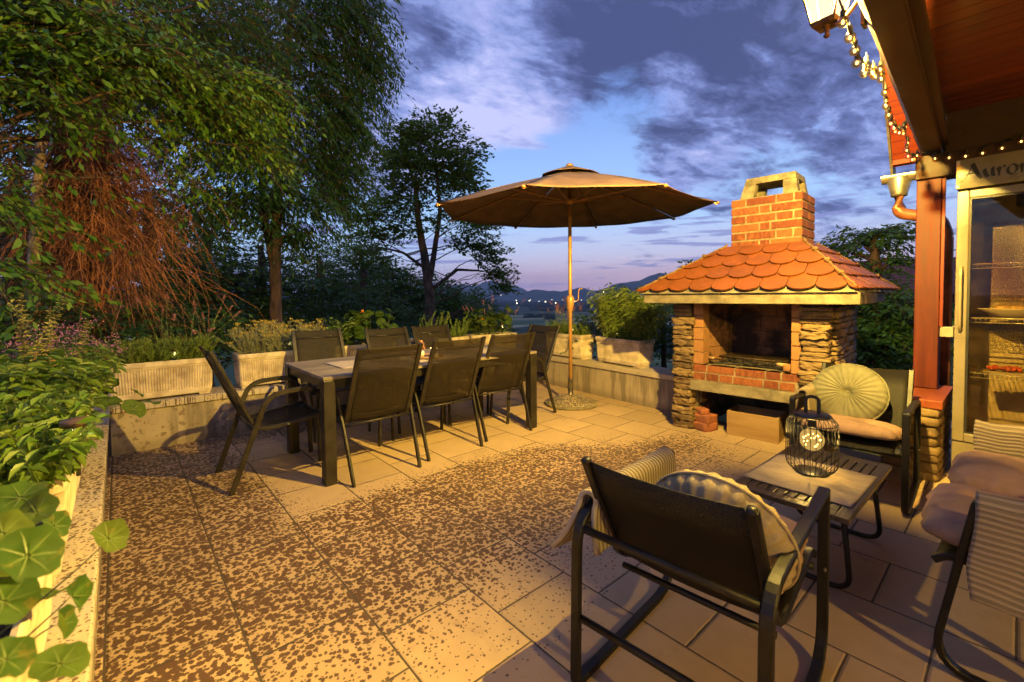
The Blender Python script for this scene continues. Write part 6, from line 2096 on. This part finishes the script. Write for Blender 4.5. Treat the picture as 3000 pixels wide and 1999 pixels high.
for i, (px, py, rg, rx, ry, lb) in enumerate(((1150, 850, 26, 110, 90, 'rounded hillside tree below the oak branches'), (1290, 890, 29, 90, 75, 'hillside tree just right of the oak trunk'), (1365, 910, 33, 75, 66, 'hillside tree above the far corner nasturtium'), (1060, 790, 34, 120, 90, 'hillside tree on the wooded ridge left of the oak'), (1420, 950, 36, 60, 45, 'lowest hillside tree at the edge of the valley view'))):
    tree('hillside_tree', lb, [[(px, py+ry, rg, .2), (px, py, rg, .12), (px, py-ry*.7, rg, .05)]],
         [(px, py, rg, rx, ry, 2.2, 230), (px+rx*.5, py+ry*.5, rg-1, rx*.7, ry*.6, 1.6, 110), (px-rx*.5, py+ry*.6, rg-1, rx*.7, ry*.6, 1.6, 110)],
         .24, .6, 22, 1.1, m_lf_dark, m_bark, 70+i, .15, 'trees on the hillside beyond the terrace', limbs=2, limb_r=.06, flat=.9)

tree('walnut_tree', 'lush green tree between the barbecue chimney and the red porch post', [[(2590, 1120, 9.0, .12), (2585, 980, 9.0, .11), (2570, 850, 9.0, .09), (2560, 700, 9.0, .05)]],
     [(2450, 730, 9.2, 70, 46, .6, 38), (2530, 690, 9.2, 70, 30, .6, 30), (2620, 690, 9.0, 55, 46, .5, 34), (2500, 790, 9.1, 110, 36, .7, 50), (2630, 760, 9.0, 40, 26, .4, 12), (2520, 880, 8.9, 140, 66, .9, 130), (2470, 980, 8.7, 120, 76, .9, 130), (2600, 970, 8.8, 110, 80, .9, 120), (2540, 1050, 8.6, 150, 50, .8, 80), (2745, 900, 8.8, 50, 40, .4, 20), (2740, 1000, 8.7, 40, 44, .4, 18)],
     .105, .42, 20, .55, m_lf_mid, m_bark, 90, .42, limbs=3, limb_r=.03, swid=.36)
tree('young_tree', 'thin young tree whose tip shows over the left slope of the orange hood', [[(2060, 1000, 10, .05), (2050, 880, 10, .04), (2040, 780, 10, .02)]],
     [(2035, 780, 10, 34, 18, .3, 12), (1965, 815, 10, 14, 9, .2, 4), (2060, 860, 10, 60, 50, .5, 30)], .10, .42, 12, .4, m_lf_oak, m_bark, 91, .25, limbs=2, limb_r=.02)
tree('shrub', 'dark shrub growing behind the parapet beside the left stone pillar', [[(1945, 1150, 6.6, .04), (1945, 1000, 6.6, .035), (1940, 900, 6.6, .02)]],
     [(1950, 900, 6.7, 60, 55, .4, 60), (1960, 1000, 6.6, 55, 70, .35, 70), (1915, 960, 6.6, 40, 90, .35, 50)], .07, .45, 16, .30, m_lf_dark, m_bark, 92, .3, limbs=3, limb_r=.012, cat='shrub')
tree('shrub', 'upright leafy sapling rising behind the planter with the fine leaved bush', [[(1800, 1080, 6.4, .03), (1812, 950, 6.4, .025), (1822, 860, 6.4, .012)]],
     [(1818, 860, 6.4, 34, 22, .2, 16), (1790, 900, 6.4, 50, 30, .3, 26), (1850, 900, 6.4, 50, 30, .3, 24), (1760, 950, 6.4, 60, 50, .3, 34), (1880, 960, 6.5, 40, 60, .3, 30), (1700, 980, 6.4, 40, 50, .3, 24)], .065, .5, 14, .26, m_lf_mid, m_bark, 93, .3, limbs=3, limb_r=.010, cat='shrub')
tree('shrub', 'low bush below the parapet behind the wispy grass planter', [[(1650, 1120, 7, .03), (1650, 1020, 7, .02), (1650, 960, 7, .012)]],
     [(1650, 985, 7, 60, 40, .4, 36), (1730, 1000, 7, 50, 50, .4, 36), (1590, 1010, 7, 50, 30, .4, 20)], .06, .45, 14, .26, m_lf_dark, m_bark, 94, .3, limbs=2, limb_r=.010, cat='shrub')
tree('shrub', 'dark undergrowth bush in the corner behind the left planters', [[(330, 1060, 6.0, .04), (335, 950, 6.0, .03), (340, 880, 6.0, .015)]],
     [(340, 960, 6.2, 150, 80, .5, 110), (560, 960, 6.8, 170, 90, .6, 140), (120, 930, 6.0, 150, 100, .5, 90), (700, 1010, 7.0, 120, 60, .5, 70)], .06, .55, 18, .34, m_lf_dark, m_bark, 95, .4, limbs=3, limb_r=.012, cat='shrub')

# ------------------------------------------------------------------ neighbour's house and wire
def neighbour():
    c = at(2740, 985, 27); az = math.atan2(c[1], c[0])-PI/2
    gz = hill_h(c[0], c[1])
    t = thing('neighbour_house', 'low dark house with a red tiled roof beyond the lawn', 'house', (c[0], c[1], gz), az+.10)
    k = px_m(2740, 900, 27)
    ze = CAMH-(866-868)*k*1.0-gz-.15; zr = CAMH+(868-765)*k-gz
    w = 9.0
    b = MB(); b.span((-w/2+.2, .8, 0), (w/2-.2, 6.2, ze)); b.build('wall', M('dark_wall', (.05, .035, .03), .9), t)
    b = MB(); rows = 11
    for sd in (0, 1):
        for r in range(rows):
            f0, f1 = r/rows, (r+1.12)/rows
            y0, y1 = (0+3.5*f0, 0+3.5*min(1, f1)) if not sd else (7-3.5*f0, 7-3.5*min(1, f1)); z0, z1 = ze+(zr-ze)*f0+.03, ze+(zr-ze)*min(1, f1)-.0
            n = 40
            for i in range(n):
                x = -w/2+w*i/n; b.add([(x, y0, z0), (x+w/n, y0, z0), (x+w/n, y1, z1), (x, y1, z1), (x+w/n/2, y0-.01, z0+.05), (x+w/n/2, y1, z1+.05)], [(0, 4, 5, 3), (4, 1, 2, 5), (0, 1, 4)] if not sd else [(3, 5, 4, 0), (5, 2, 1, 4), (4, 1, 0)])
    b.build('roof', brick_mat('old_red_roof_tile', [(.16, .045, .035), (.21, .06, .042), (.25, .08, .055)], .8), t)
    b = MB(); b.span((-w/2+.3, .74, .55), (w/2-.3, .80, .75)); b.build('red_trim', M('red_paint', (.25, .02, .02), .6), t)
    b = MB(); b.tube([(-w/2-.05, 3.5, zr+.03), (w/2+.05, 3.5, zr+.03)], .09, 8); b.build('ridge', brick_mat('ridge_tile', [(.20, .055, .04), (.24, .075, .05)], .8), t)


neighbour()
q0, q1 = at(2420, 797, 24), at(3250, 585, 16); wt = thing('overhead_wire', 'thin overhead wire crossing the pink sky behind the porch post', 'cable', tuple(q0))
s = np.linspace(0, 1, 24)[:, None]; p = (q1-q0)*s-np.array((0, 0, 1))*.35*4*s*(1-s)
V, F = tubes([p], [np.full(24, .014)], 6); np_mesh('wire', V, F, m_black, wt, smooth=True)

# ------------------------------------------------------------------ camera and output
cam = bpy.data.cameras.new('camera'); cam.sensor_width = 36; cam.sensor_fit = 'HORIZONTAL'
cam.lens = F_PX*36/3000; cam.shift_y = SHY/3000; cam.clip_start = .05; cam.clip_end = 40000
cam.dof.use_dof = True; cam.dof.focus_distance = 3.6; cam.dof.aperture_fstop = 4.5
co = bpy.data.objects.new('camera', cam); C.objects.link(co)
Mx = Matrix((CR.tolist(), CU.tolist(), (-CF).tolist())).transposed().to_4x4(); Mx.translation = Vector(CPOS.tolist())
co.matrix_world = Mx; sc.camera = co
sc.view_settings.view_transform = 'Standard'; sc.view_settings.look = 'None'
sc.view_settings.exposure = 0.0; sc.view_settings.gamma = 1.0
cy = sc.cycles
cy.use_denoising = True
cy.max_bounces = 7; cy.diffuse_bounces = 3; cy.glossy_bounces = 3; cy.transmission_bounces = 6; cy.transparent_max_bounces = 24; cy.volume_bounces = 0
cy.sample_clamp_indirect = 4.0; cy.caustics_reflective = False; cy.caustics_refractive = False
cy.use_light_tree = True
